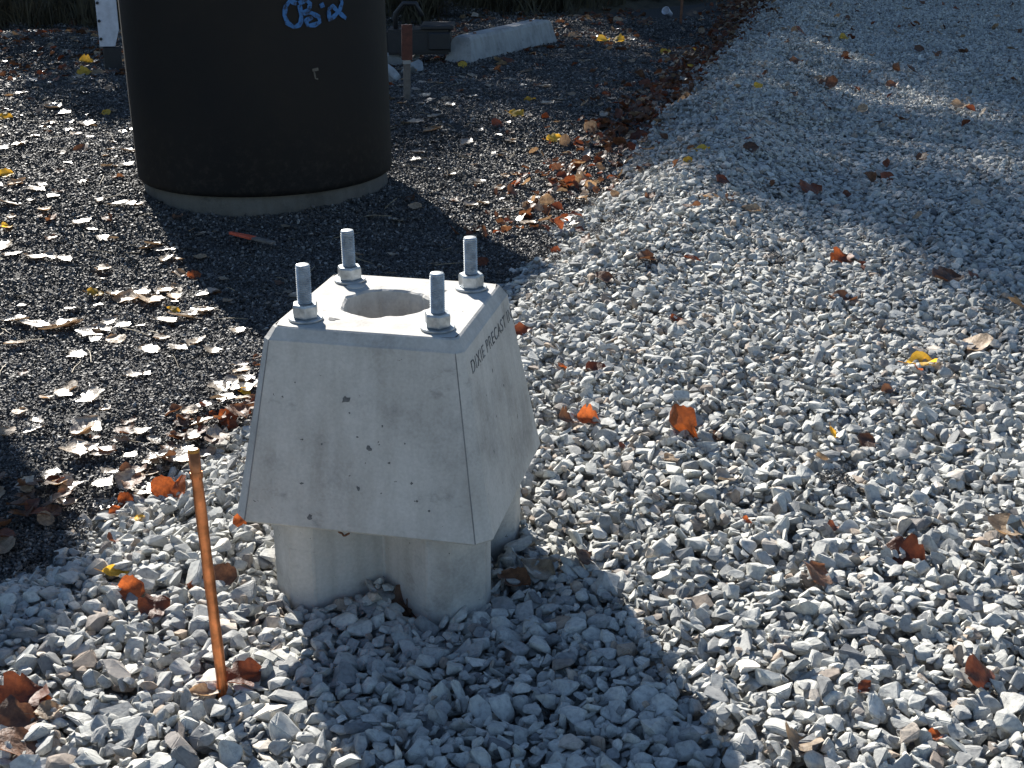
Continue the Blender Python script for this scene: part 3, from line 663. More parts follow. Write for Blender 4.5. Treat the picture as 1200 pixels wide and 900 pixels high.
# (u, v, size, colour, kind, variant, (tilt x, tilt y, yaw), label)   upright leaves catch the low sun from behind
HL = [
 (799, 507, .10, 'orange', 'round', 2, (1.9, 0, 1.4), 'large bright orange round leaf standing up on the gravel right of the concrete base'),
 (840, 512, .05, 'brown', 'oval', 2, (.6, .2, 1.2), 'brown leaf just right of the large bright orange round leaf'),
 (1061, 655, .085, 'rust', 'lobed', 1, (.75, .1, .2), 'dark reddish brown lobed leaf lying on sunny gravel near the right edge'),
 (1148, 795, .085, 'rust', 'oval', 3, (1.1, .5, 1.1), 'tilted rust brown curled leaf near the bottom right corner'),
 (957, 676, .07, 'brown', 'lobed', 2, (.9, .3, 1.4), 'curled brown leaf standing crumpled left of the dark reddish lobed leaf'),
 (1180, 618, .075, 'tan', 'round', 4, (.4, .2, .9), 'tan curled leaf at the right edge above the dark reddish lobed leaf'),
 (935, 873, .07, 'tan', 'lobed', 5, (.3, .3, .5), 'pale tan curled leaf at the bottom edge right of the base\'s shadow'),
 (1013, 806, .03, 'rust', 'oval', 2, (.8, 0, .4), 'small rust leaf tip between stones above the pale tan curled leaf'),
 (1095, 863, .03, 'orange', 'oval', 1, (.3, 0, .1), 'tiny orange leaf piece at the bottom right corner'),
 (876, 610, .03, 'orange', 'oval', 4, (.4, .2, .3), 'small orange leaf scrap right of the base, below the large orange round leaf'),
 (975, 618, .035, 'rust', 'oval', 5, (.8, .2, .9), 'small rust leaf scrap above the crumpled brown leaf on the right'),
 (985, 304, .085, 'orange', 'lobed', 1, (.8, .1, .2), 'bright orange lobed leaf lying at the edge of the tree shade on the right'),
 (1015, 312, .08, 'rust', 'oval', 3, (.3, .2, .2), 'rust leaf touching the bright orange lobed leaf on the right'),
 (950, 222, .11, 'rust', 'lobed', 2, (.7, .1, .1), 'broad rust leaf on the upper gravel above the bright orange lobed leaf'),
 (1040, 208, .065, 'rust', 'round', 2, (.8, 0, .2), 'small rust round leaf alone on the upper right gravel'),
 (992, 228, .05, 'rust', 'oval', 1, (.8, .2, .2), 'small rust leaf right of the broad rust leaf on the upper gravel'),
 (987, 350, .095, 'brown', 'oval', 5, (.25, .05, .1), 'long pinkish brown leaf lying flat below the bright orange lobed leaf'),
 (1080, 424, .085, 'yellow', 'oval', 1, (.15, .05, .1), 'flat pale yellow leaf on the gravel in the right half'),
 (1075, 433, .04, 'orange', 'oval', 6, (.7, .1, .8), 'small orange leaf under the flat pale yellow leaf'),
 (1143, 402, .095, 'tan', 'round', 3, (.2, .1, .1), 'pinkish tan leaf near the right edge above the flat pale yellow leaf'),
 (1040, 458, .045, 'brown', 'oval', 1, (.6, .1, .4), 'small brown leaf below the flat pale yellow leaf'),
 (1016, 518, .05, 'brown', 'round', 2, (.6, .1, .4), 'rounded brown leaf on the gravel right of the large orange round leaf'),
 (975, 510, .045, 'yellow', 'strip', 2, (1.0, .6, 1.0), 'thin upright ochre leaf right of the large orange round leaf'),
 (963, 540, .055, 'tan', 'strip', 3, (.9, .5, 1.7), 'thin grey tan leaf standing below the upright ochre leaf'),
 (852, 560, .07, 'pale', 'oval', 1, (.05, .05, .4), 'glaring white pale leaf below the large orange round leaf'),
 (788, 535, .05, 'tan', 'oval', 3, (.3, .1, .6), 'tan leaf piece under the large orange round leaf'),
 (1110, 325, .11, 'brown', 'lobed', 3, (.4, .1, .3), 'brown crumpled leaf near the shade edge at the right'),
 (1140, 322, .06, 'rust', 'oval', 3, (.8, .1, 1.3), 'small rust leaf standing by the brown crumpled leaf at right'),
 (1195, 360, .09, 'tan', 'lobed', 2, (.8, .2, 1.3), 'pale tan leaf cut by the right edge of the picture'),
 (793, 373, .05, 'orange', 'oval', 3, (.7, .1, .9), 'small orange leaf on the gravel between base and flat yellow leaf'),
 (812, 303, .07, 'rust', 'oval', 2, (.4, .1, .2), 'rust leaf on the gravel ridge left of the bright orange lobed leaf'),
 (757, 302, .08, 'brown', 'lobed', 4, (.4, .1, .2), 'brown leaf on a dark patch right of the back bolt'),
 (708, 325, .06, 'brown', 'round', 3, (.6, .1, .2), 'brown round leaf on the gravel just right of the base top'),
 (680, 268, .045, 'rust', 'oval', 3, (.6, .1, .2), 'small rust leaf on the gravel crest above the base\'s right corner'),
 (652, 294, .05, 'rust', 'oval', 4, (.8, .1, .2), 'small rust leaf between the gravel crest and the base'),
 (660, 431, .055, 'orange', 'oval', 2, (.7, .3, .8), 'orange and black leaf right beside the base\'s lettered face'),
 (699, 434, .06, 'rust', 'round', 4, (.6, .1, .5), 'dark red leaf right of the orange and black leaf by the base'),
 (689, 494, .065, 'orange', 'lobed', 5, (.9, .2, .5), 'orange leaf stuck between stones right of the base'),
 (663, 494, .06, 'brown', 'lobed', 5, (.8, .2, .9), 'brown leaf touching the orange leaf stuck between stones'),
 (730, 523, .025, 'rust', 'round', 1, (.8, .2, .9), 'tiny crimson leaf scrap left of the large orange round leaf'),
 (612, 388, .06, 'rust', 'oval', 4, (.8, .2, .9), 'rust leaf tucked against the lettered face of the base'),
 (685, 655, .06, 'brown', 'lobed', 6, (.9, .2, .9), 'brown leaf standing in gravel at the tip of the base\'s shade, right of the stem'),
 (565, 307, .05, 'orange', 'round', 3, (.8, .1, .2), 'orange leaf right behind the far right bolt'),
 # by the stem
 (500, 722, .085, 'brown', 'lobed', 7, (1.0, .2, .5), 'dark brown lobed leaf leaning on the stem in the base\'s shadow'),
 (472, 712, .07, 'brown', 'lobed', 1, (1.0, -.2, .2), 'small dark leaf left of the leaf leaning on the stem'),
 (604, 682, .075, 'brown', 'oval', 6, (.4, .2, -.5), 'curled brown leaf at the right side of the stem'),
 (630, 668, .09, 'pale', 'strip', 2, (.3, .2, -.5), 'grey strap shaped leaf lying over stones right of the stem'),
 # copper rod
 (221, 517, .050, 'rust', 'round', 5, (2.1, 0, .1), 'round red brown leaf showing right behind the copper rod\'s tip'),
 (213, 541, .055, 'orange', 'oval', 2, (1.0, .1, .6), 'orange leaf just left of the copper rod below its tip'),
 (193, 577, .06, 'orange', 'round', 1, (1.6, 0, .2), 'glowing orange round leaf, left one of the pair by the copper rod'),
 (212, 576, .058, 'orange', 'round', 3, (1.6, 0, -.2), 'glowing orange round leaf, right one of the pair by the copper rod'),
 (148, 588, .04, 'orange', 'round', 2, (1.0, 0, .4), 'small orange leaf left of the glowing pair'),
 (135, 599, .035, 'orange', 'oval', 2, (1.0, 0, .9), 'small orange leaf at the corner of the left shadow'),
 (132, 635, .045, 'rust', 'oval', 1, (.9, .2, 1.6), 'red leaf right of the shaded gravel patch'),
 (137, 672, .055, 'yellow', 'strip', 1, (.6, .2, .7), 'bright yellow narrow leaf on sunlit gravel at left'),
 (163, 605, .032, 'yellow', 'oval', 3, (.4, .1, .3), 'small lemon yellow leaf above the bright yellow narrow leaf'),
 (155, 694, .052, 'orange', 'round', 6, (.9, 0, .3), 'orange brown round leaf below the bright yellow narrow leaf'),
 (182, 713, .065, 'rust', 'lobed', 6, (.7, .1, .4), 'dark rust leaf touching the orange brown round leaf'),
 (233, 690, .045, 'orange', 'oval', 5, (.9, .1, .4), 'orange leaf behind the middle of the copper rod'),
 (262, 680, .055, 'brown', 'round', 5, (.9, .1, .4), 'brown leaf right of the middle of the copper rod'),
 (282, 612, .032, 'orange', 'round', 4, (1.0, .1, .1), 'small round orange leaf at the cap\'s lower left corner'),
 (240, 812, .055, 'tan', 'strip', 3, (.15, .2, .3), 'light tan leaf at the foot of the copper rod'),
 (285, 795, .07, 'rust', 'lobed', 4, (.5, .1, .3), 'dark red leaf right of the copper rod\'s foot'),
 (268, 492, .06, 'orange', 'round', 2, (.9, .1, .1), 'orange leaf at left of the base, middle of a small clump'),
 (285, 484, .055, 'orange', 'oval', 4, (.9, .1, -.1), 'orange leaf touching the left edge of the base'),
 (270, 500, .05, 'rust', 'oval', 5, (.9, .1, .5), 'dark rust leaf under the orange clump left of the base'),
 (252, 489, .035, 'orange', 'round', 1, (1.0, .1, .9), 'leftmost small orange leaf of the clump left of the base'),
 # bottom left corner
 (25, 822, .09, 'rust', 'lobed', 1, (.7, .1, .2), 'rust lobed leaf, uppermost of the heap at the bottom left corner'),
 (12, 850, .09, 'brown', 'lobed', 3, (.6, .1, .8), 'dark brown leaf of the heap cut by the left edge'),
 (45, 825, .06, 'orange', 'oval', 2, (.3, .1, .4), 'orange pointed leaf right of the heap at the bottom left'),
 (22, 876, .07, 'brown', 'round', 3, (.6, .1, .8), 'dark brown leaf, lowest of the heap at the bottom left'),
 (58, 834, .05, 'tan', 'oval', 5, (.3, .1, .8), 'thin tan leaf right of the orange pointed leaf at bottom left'),
 # yellow and orange on the dark ground
 (725, 47, .12, 'yellow', 'lobed', 1, (.9, 0, .1), 'orange yellow leaf at the top, in the lit strip before the gravel bank'),
 (707, 46, .14, 'yellow', 'oval', 1, (.4, 0, .1), 'yellow leaf left of the orange yellow one at the top'),
 (780, 60, .09, 'yellow', 'lobed', 2, (.9, 0, .1), 'bright yellow leaf at the top edge of the leaf drift'),
 (815, 58, .08, 'yellow', 'oval', 2, (.9, 0, 1.1), 'ochre leaf standing on the shaded crest near the top'),
 (810, 77, .06, 'yellow', 'round', 2, (.7, 0, 1.1), 'small yellow leaf just below the ochre leaf on the crest'),
 (650, 162, .09, 'yellow', 'lobed', 3, (.6, 0, .1), 'bright yellow leaf on the dark ground left of the leaf drift'),
 (605, 133, .1, 'yellow', 'lobed', 4, (.5, 0, .1), 'orange yellow leaf in the middle of the dark ground'),
 (583, 145, .07, 'rust', 'round', 1, (1.0, 0, .1), 'small red leaf standing left below the orange yellow leaf on dark ground'),
 (542, 75, .07, 'yellow', 'round', 3, (.9, 0, .1), 'small yellow leaf at the foot of the concrete wheel stop'),
 (620, 116, .09, 'yellow', 'oval', 4, (.3, 0, .1), 'pale yellow leaf above the orange yellow leaf on dark ground'),
 (889, 99, .07, 'yellow', 'oval', 3, (.8, 0, .8), 'golden leaf on the upper gravel'),
 (989, 44, .1, 'yellow', 'oval', 1, (.7, 0, .4), 'yellow leaf among stones near the top, in tree shade'),
 (822, 174, .08, 'yellow', 'oval', 5, (.3, 0, .1), 'pale yellow leaf on the gravel slope below the drift'),
 (806, 188, .045, 'yellow', 'round', 5, (.8, 0, .1), 'small orange yellow leaf under the pale yellow leaf on the slope'),
 (855, 117, .08, 'tan', 'oval', 3, (.5, 0, .1), 'tan orange leaf on the gravel slope left of the golden leaf'),
 (940, 36, .13, 'rust', 'oval', 3, (.6, 0, .1), 'rust leaf in the tree shade near the top right'),
 (932, 72, .1, 'brown', 'oval', 4, (.7, 0, .1), 'dark brown leaf in the shade left of the standing brown pair'),
 (970, 100, .12, 'brown', 'lobed', 4, (1.0, 0, .3), 'tall dark brown leaf standing on the shaded gravel near the top'),
 (968, 125, .09, 'brown', 'oval', 2, (.9, 0, .8), 'dark brown leaf below the tall standing dark brown leaf'),
 (1045, 99, .1, 'brown', 'oval', 5, (.5, 0, .1), 'brown leaf right of the tall standing dark brown leaf'),
 (1077, 57, .08, 'brown', 'round', 5, (.8, 0, .1), 'dark round leaf at the edge of the lit strip near the top right'),
 (1068, 80, .08, 'brown', 'round', 4, (.8, 0, .6), 'dark olive leaf below the lit strip at the top right'),
 (880, 174, .07, 'brown', 'round', 1, (.8, 0, .1), 'brown leaf standing on the slope right of the pale yellow leaf'),
 (846, 211, .06, 'rust', 'round', 2, (.8, 0, .1), 'rust leaf standing on the slope below the pale yellow leaf'),
 (853, 235, .07, 'brown', 'strip', 2, (1.1, .5, 1.1), 'narrow olive brown leaf standing on the slope'),
 (880, 245, .08, 'tan', 'oval', 6, (.3, 0, .1), 'pinkish tan leaf right of the narrow olive brown leaf'),
 (832, 229, .09, 'tan', 'oval', 2, (.2, 0, .3), 'cream leaf left of the narrow olive brown leaf'),
 (1125, 122, .12, 'tan', 'oval', 4, (.3, 0, .2), 'tan and yellow leaf on the far right gravel'),
 (228, 323, .055, 'orange', 'lobed', 3, (.8, 0, .4), 'orange leaf at the rim of the riser\'s shadow on the left'),
 (212, 320, .07, 'tan', 'oval', 5, (.3, 0, .4), 'tan leaf left of the orange leaf at the shadow rim'),
 (112, 343, .06, 'yellow', 'lobed', 2, (.5, 0, .4), 'pale yellow leaf left of the white leaf patch on dark ground'),
 (340*.6, 362, .05, 'yellow', 'oval', 2, (.5, 0, .4), 'yellow leaf by the white leaf patch left of the base'),
 (288, 459, .03, 'yellow', 'round', 2, (.8, 0, .4), 'tiny yellow leaf touching the left edge of the base'),
 (8, 203, .07, 'yellow', 'round', 1, (.6, 0, .4), 'orange yellow leaf at the left edge, higher one'),
 (7, 137, .08, 'yellow', 'round', 3, (.8, 0, .4), 'orange yellow leaf at the left edge near the top'),
 (125, 131, .06, 'yellow', 'round', 4, (.8, 0, .4), 'small orange leaf beside a white leaf left of the riser'),
 (102, 72, .12, 'yellow', 'lobed', 5, (.5, 0, .4), 'yellow leaf, upper one of two near the white marker post'),
 (100, 85, .12, 'yellow', 'lobed', 1, (.7, 0, .4), 'yellow leaf, lower one of two near the white marker post'),
 (8, 265, .06, 'yellow', 'oval', 1, (.4, 0, .4), 'ochre leaf at the left edge level with the riser\'s foot'),
]
for (u, v, s_, c, k_, va, rt, lb) in HL:
    p = gp(u, v+3); rt = (rt[0]*.66, rt[1]+random.gauss(0, .2), rt[2]+random.gauss(0, .35)); leaf(p, s_*1.05, c, k_, va, rt, lb, lift=s_*.30*math.sin(min(1.4, abs(rt[0])))+.004)

# pale leaves lying flat on the dark ground, white with reflected sun
WL = [(125, 40, .07), (62, 57, .08), (70, 75, .08), (15, 70, .12), (95, 92, .1), (140, 88, .08), (100, 110, .08), (62, 127, .16), (75, 133, .12), (65, 90, .1), (25, 110, .1), (40, 95, .08), (150, 178, .09), (150, 195, .08), (125, 196, .09), (100, 146, .14), (60, 146, .1), (22, 170, .12), (42, 161, .07), (132, 131, .08),
      (12, 240, .1), (20, 216, .1), (45, 223, .08), (55, 248, .08), (97, 215, .06), (118, 237, .07), (141, 240, .08), (162, 242, .08), (95, 262, .08), (108, 271, .06), (180, 288, .1), (170, 293, .08), (190, 295, .06), (206, 294, .05), (212, 306, .06), (195, 305, .09),
      (42, 303, .1), (57, 302, .08), (74, 306, .08), (15, 300, .08), (5, 290, .09), (135, 348, .1), (165, 346, .1), (178, 353, .14), (194, 342, .09), (207, 340, .06), (205, 350, .09), (150, 352, .09), (245, 346, .09), (267, 355, .05), (195, 378, .11), (222, 373, .12), (230, 368, .09), (240, 366, .07),
      (20, 377, .1), (45, 383, .11), (70, 385, .12), (85, 383, .08), (118, 388, .1), (128, 380, .07), (145, 384, .06), (108, 392, .09), (19, 405, .06), (229, 403, .09), (210, 410, .07), (173, 412, .08), (280, 390, .06), (283, 430, .06), (258, 456, .08), (275, 452, .09), (290, 448, .06), (284, 470, .05), (159, 443, .07), (108, 468, .09), (122, 484, .05), (102, 503, .08), (45, 497, .06), (40, 507, .07), (95, 530, .1), (115, 532, .08), (240, 478, .05), (228, 492, .05), (140, 520, .05),
      (172, 540, .08), (190, 537, .08), (205, 540, .08), (172, 558, .07), (185, 556, .06), (150, 566, .07), (160, 572, .07), (140, 572, .06), (175, 580, .06), (130, 583, .05), (82, 573, .07), (60, 560, .05), (84, 594, .05), (120, 596, .06), (240, 535, .07), (168, 575, .06),
      (455, 118, .12), (500, 113, .1), (525, 124, .12), (550, 94, .08), (575, 95, .08), (555, 90, .09), (508, 98, .09), (510, 138, .12), (507, 154, .1), (548, 168, .1), (490, 180, .08), (487, 144, .08), (475, 146, .07), (553, 115, .09), (555, 242, .1), (565, 240, .07), (598, 167, .07), (583, 160, .06), (590, 62, .1), (640, 122, .14), (655, 118, .12), (637, 103, .08), (475, 102, .1), (560, 214, .07), (615, 85, .1), (685, 72, .1)]
for (u, v, s_) in WL:
    if s_ == 0: continue
    p = gp(u+random.uniform(-2, 2), v); c = random.choice(['pale', 'pale', 'pale', 'pale', 'tan'])
    el = -.17 # lean a little towards the camera-sun half direction
    leaf(p, s_*1.3, c, 'flat', random.randrange(7), (random.gauss(.06, .11), random.gauss(-.04, .11), random.uniform(0, 6.28)),
         ('small ' if s_ < .075 else 'broad ' if s_ > .1 else '')+('tan' if c == 'tan' else 'pale')+' dry leaf flat on dark ground '+('right of the riser, towards the wheel stop' if u > 450 else 'at the back, near the white marker post' if v < 150 else 'left of the riser\'s foot' if v < 270 else 'in sunlit patches left of the base top' if v < 425 else 'near the gravel edge and the copper rod'), 'pale flat leaves scattered on the dark ground', lift=.012).scale = (s_*random.uniform(.85, 1.35), s_*random.uniform(.7, 1.25), s_*1.4)
# drift of brown and rust leaves against the foot of the gravel bank
cols = ['brown']*8+['rust']*6+['orange']+['tan']*2+['pale']*4
cnt = 0
drift_pts = []
while cnt < 70:
    y = random.choice([random.uniform(5.9, 9), random.uniform(6.4, 11)]); off = random.gauss(-.10, .13)
    x = float(xb(y))+off; drift_pts.append((x, y)); cnt += 1
CW = dict(brown='dark brown', rust='rust red', orange='orange', tan='tan', pale='pale', yellow='yellow')
for (x, y) in drift_pts:
    dc = random.choice(cols)
    p = Vector((x, y, float(hz(x, y))))
    leaf(p, random.uniform(.05, .09), dc, random.choice(['round', 'oval', 'lobed', 'round']), random.randrange(7), (random.gauss(0, .5), random.gauss(0, .5), random.uniform(0, 6.28)),
         'curled '+CW[dc]+' leaf in the drift at the foot of the gravel bank, '+('nearer half' if y < 8 else 'farther half'), 'leaves drifted along the foot of the gravel bank', lift=random.uniform(.01, .05))
# the same drift's smaller and deeper leaves, and the dark litter on the left edge: nobody could count these
lf = bpy.data.collections.new('litter_shapes')
for i, c in enumerate(['brown', 'rust', 'tan', 'brown', 'pale', 'rust', 'brown', 'brown', 'pale']):
    V, F = leaf_mesh(300+i, ['lobed', 'oval', 'round', 'oval'][i % 4] if c != 'pale' else 'flat'); lf.objects.link(bpy.data.objects.new('l%02d' % i, mesh('litter', V, F, LEAFM[c], smooth=True)))
pts = []
for _ in range(1050):
    y = random.uniform(5.6, 17); x = float(xb(y))+random.gauss(-.08, .10+.012*y); pts.append((x, y, random.uniform(.03, .068), .5, random.randrange(8), random.uniform(.0, .035)))
for _ in range(650):
    y = random.uniform(7.5, 17); x = float(xb(y))+random.gauss(-.05, .07+.006*y); pts.append((x, y, random.uniform(.04, .085), .6, random.choice([0, 1, 3, 6, 7, 0, 5, 2]), random.uniform(0, .03)))
for _ in range(120):
    y = random.uniform(2.2, 4.4); x = float(xb(y))+random.gauss(-.06, .08); pts.append((x, y, random.uniform(.04, .075), .22, random.choice([0, 1, 4, 5, 2, 3, 8, 8, 0, 6]), random.uniform(.012, .03)))
for _ in range(1500):   # under the bank
    x = random.uniform(-7, 1.5); y = 13.3+.6*max(0, x+1.5)**1.25+random.gauss(-.8, 1.3); pts.append((x, y, random.uniform(.06, .11), .35, random.choice([0, 1, 3, 6, 7, 2, 4]), 0.01))
for _ in range(1000):
    y = random.uniform(3, 13.5); x = random.uniform(-6, float(xb(y))-.1); pts.append((x, y, random.uniform(.025, .075), .14, random.choice([4, 2, 8, 0, 4, 8]), 0.014))
for _ in range(260):
    y = random.uniform(5, 16); x = random.uniform(float(xb(y))+.2, 7); pts.append((x, y, random.uniform(.03, .08), .5, random.choice([0, 1, 2, 3]), 0.02))
pts = [p for p in pts if (p[0]-tc[0])**2+(p[1]-tc[1])**2 > .68**2]
A = np.array([(p[0], p[1], float(hz(p[0], p[1]))+.006+p[5]) for p in pts])
scatter('leaf_litter', A, [(random.gauss(0, p[3]), random.gauss(0, p[3]), random.uniform(0, 6.28)) for p in pts], [(p[2],)*3 for p in pts], [p[4] for p in pts], lf)
# dry straw and twigs
tw = bpy.data.collections.new('twig_shapes')
for i in range(4):
    V, F = tube([(-.5, 0, 0), (-.15, random.uniform(-.05, .05), .03), (.2, random.uniform(-.08, .08), .03), (.5, 0, .01)], [.012, .011, .009, .005], 4)
    tw.objects.link(bpy.data.objects.new('t%02d' % i, mesh('twig', V, F, M_STRAW)))
pts = []
for _ in range(700):
    y = random.uniform(2.6, 13.5); x = random.uniform(-6, float(xb(y))+.1); pts.append((x, y, random.uniform(.03, .16)))
for _ in range(120):
    y = random.uniform(1.6, 9); x = random.uniform(float(xb(y)), 4); pts.append((x, y, random.uniform(.03, .07)))
pts = [p for p in pts if (p[0]-tc[0])**2+(p[1]-tc[1])**2 > .7**2]
scatter('straw', [(p[0], p[1], surf(p[0], p[1])+.008) for p in pts], [(0, random.gauss(0, .15), random.uniform(0, 6.28)) for p in pts], [(p[2], min(p[2], .12), min(p[2], .12)) for p in pts], [random.randrange(4) for p in pts], tw)

# ------------------------------------------------------------------ copper rod
b0 = gp(262, 812)
rod = empty('copper_rod', (b0.x, b0.y, b0.z-.02)); tag(rod, 'slim copper coloured rod stuck upright in the gravel left of the concrete base', 'rod')
top = Vector((-.017, .03, .478)); n = 14; P_ = []; rad = []
for i in range(n+1):
    t = -.35+1.35*i/n; P_.append(top*t); rad.append(.0098+.0006*math.sin(i*2.3))
V, F = tube(P_, rad, 14); obj('shaft', mesh('shaft', V, F, M_COPPER, smooth=True), rod)
V, F = tube([top*.9, top*.91, top*.915, top*.925], [.0105, .0113, .0113, .0105], 14); obj('ring', mesh('ring', V, F, M_COPPER), rod)
V, F = tube([top*.992, top*1.008, top*1.012], [.0100, .0100, .0080], 14); obj('tip', mesh('tip', V, F, M_CAPO), rod)

# ------------------------------------------------------------------ orange tipped stake on the ground
a, b_ = gp(270, 279)+Vector((0, 0, .012)), gp(321, 293)
stk = empty('marker_stake', tuple(a)); tag(stk, 'small flat wooden stake with orange red end lying on shaded dark ground', 'stake')
d_ = b_-a; L_ = d_.length; yaw = math.atan2(d_.y, d_.x); stk.rotation_euler = (0, 0, yaw)
for nm, x0, x1, m_ in (('painted_end', 0, L_*.55, M_RED), ('bare_end', L_*.55, L_, M_WOOD)):
    bm = bmesh.new(); vs = box(bm, x0, x1, -.018, .018, .006, .018)
    for v in vs:
        if nm == 'painted_end' and v.co.x < x0+.001: v.co.y *= .45
        if nm == 'bare_end': v.co.y *= .8; v.co.z -= .001
    bmesh.ops.bevel(bm, geom=bm.edges[:], offset=.002, segments=1, affect='EDGES')
    bm_obj(nm, bm, m_, stk)

# ------------------------------------------------------------------ wheel stop at the back
a, b_ = ground_at(549, 76), ground_at(650, 51); d_ = b_-a; L_ = d_.length
ws = empty('wheel_stop', tuple(a), (0, 0, math.atan2(d_.y, d_.x))); tag(ws, 'long grey concrete wheel stop lying at the back behind the black riser', 'wheel stop')
sec = [(-.04, -.09), (-.03, .03), (.01, .19), (.03, .215), (.17, .215), (.19, .19), (.23, .03), (.24, -.09)]
bm = bmesh.new(); lo = []; hi_ = []
N_ = 12; ringsv = []
for i in range(N_+1):
    x = L_*i/N_; k2 = 1 if 0 < i < N_ else .96
    ringsv.append([bm.verts.new((x+(0.07*(z/.2) if i == 0 else (-.05*(z/.2) if i == N_ else 0)), .1+(y-.1)*k2, z*k2)) for y, z in sec])
for i in range(N_):
    for k in range(8): bm.faces.new((ringsv[i][k], ringsv[i][(k+1) % 8], ringsv[i+1][(k+1) % 8], ringsv[i+1][k]))
bm.faces.new(ringsv[0]); bm.faces.new(ringsv[-1][::-1])
bm_obj('body', bm, M_CURB, ws)
for fx in (.18, .82):
    bm = bmesh.new(); bmesh.ops.create_cone(bm, segments=12, radius1=.016, radius2=.014, depth=.012, cap_ends=True)
    bm_obj('pin', bm, M_STEELW, ws, (L_*fx, .1, .219))

# ------------------------------------------------------------------ stake, black box and rocks behind the riser
a = ground_at(477, 120)
sk = empty('survey_stake', tuple(a), (.02, .03, .3)); tag(sk, 'upright stake with a red painted band and white patch right of the black riser', 'stake')
bm = bmesh.new(); box(bm, -.022, .022, -.012, .012, -.15, .25); bmesh.ops.bevel(bm, geom=bm.edges[:], offset=.003, segments=1, affect='EDGES'); bm_obj('shaft', bm, M_WOOD, sk)
bm = bmesh.new(); box(bm, -.0245, .0245, -.0145, .0145, .25, .272); bm_obj('white_patch', bm, M_CURB, sk)
bm = bmesh.new(); box(bm, -.034, .034, -.014, .014, .275, .50); bmesh.ops.bevel(bm, geom=bm.edges[:], offset=.003, segments=1, affect='EDGES'); bm_obj('red_band', bm, M_REDD, sk)
a = ground_at(498, 84)
bx = empty('black_box', (a.x, a.y+.25, a.z)); tag(bx, 'low black plastic box with a lid standing between the upright stake and the wheel stop', 'box')
bm = bmesh.new(); box(bm, -.33, .2, 0, .3, .1, .30); bmesh.ops.bevel(bm, geom=bm.edges[:], offset=.02, segments=2, affect='EDGES'); bm_obj('body', bm, M_BLACK, bx)
bm = bmesh.new(); box(bm, -.04, .23, -.02, .32, .302, .335); bmesh.ops.bevel(bm, geom=bm.edges[:], offset=.008, segments=1, affect='EDGES'); bm_obj('lid', bm, M_BLACK, bx)
bm = bmesh.new(); box(bm, .02, .2, -.03, .0, .14, .28); bmesh.ops.bevel(bm, geom=bm.edges[:], offset=.01, segments=1, affect='EDGES'); bm_obj('latch', bm, M_BLACK, bx)
V, F = tube([(-.25, .1, .28), (-.25, .1, .42), (-.18, .1, .5), (-.08, .1, .5), (-.03, .1, .4)], .02, 8); obj('handle', mesh('handle', V, F, M_BLACK, True), bx)
RK = [(463, 70, .2, 'topmost pale rock behind the riser\'s right edge'), (460, 88, .2, 'pale rock touching the riser\'s right edge at ground level'), (480, 82, .17, 'pale rock behind the upright stake'), (489, 76, .14, 'pale rock under the black box'), (488, 66, .15, 'pale rock at the back under the black box, left of its middle')]
for i, (u, v, s_, lb) in enumerate(RK):
    p = ground_at(u, v+8); bm = make_stone(40+i, 12, .8); bmesh.ops.scale(bm, vec=(s_, s_, s_), verts=bm.verts[:])
    o = bm_obj('rock', bm, M_ROCK, None, (p.x, p.y-.05, p.z+s_*.32), (.2*i, .3, i*1.1)); tag(o, lb, 'rock', 'pale rocks between riser and wheel stop')

# ------------------------------------------------------------------ white marker post left of the riser
a = ground_at(131, 84)
mp_ = empty('marker_post', tuple(a), (0, .015, .15)); tag(mp_, 'white flat marker post with bolts and black foot beside the riser', 'post')
k = 1/141.
bm = bmesh.new(); vs = [bm.verts.new(c) for c in ((-.075, 0, .20), (.045, 0, .20), (.085, 0, .33), (.085, 0, .95), (-.075, 0, .95))]
f = bm.faces.new(vs); r_ = bmesh.ops.extrude_face_region(bm, geom=[f]); bmesh.ops.translate(bm, vec=(0, .03, 0), verts=[g for g in r_['geom'] if isinstance(g, bmesh.types.BMVert)])
bm_obj('panel', bm, M_WHITE, mp_)
bm = bmesh.new(); box(bm, -.055, .085, .003, .05, -.1, .198); bmesh.ops.bevel(bm, geom=bm.edges[:], offset=.01, segments=1, affect='EDGES'); bm_obj('foot', bm, M_BLACK, mp_)
for z in (.26, .40, .54, .68):
    V, F = lathe([(.012, 0), (.012, .012), (.008, .016)], 8); obj('bolt', mesh('bolt', V, F, M_BLACK), mp_, (-.058, -.002, z), (math.pi/2, 0, 0))

# ------------------------------------------------------------------ white cup and thin stake at the very back
a = ground_at(790, 22)
V, F = lathe([(.035, 0), (.043, .10), (.047, .112), (.044, .112), (.040, .10), (.033, .01)], 18)
cup = obj('cup', mesh('cup', V, F, M_WHITE, True), None, (a.x-.05, a.y, a.z+.045), (R(62), 0, R(-35))); tag(cup, 'small white cup lying tilted on the shaded ground at the top of the picture', 'cup')
a = ground_at(797, 30)
V, F = tube([(0, 0, -.1), (.01, 0, .2), (.0, .01, .5)], .014, 6); ts = obj('thin_stake', mesh('thin_stake', V, F, M_STEELW), None, tuple(a)); tag(ts, 'thin rusty stake standing beside the white cup', 'stake')

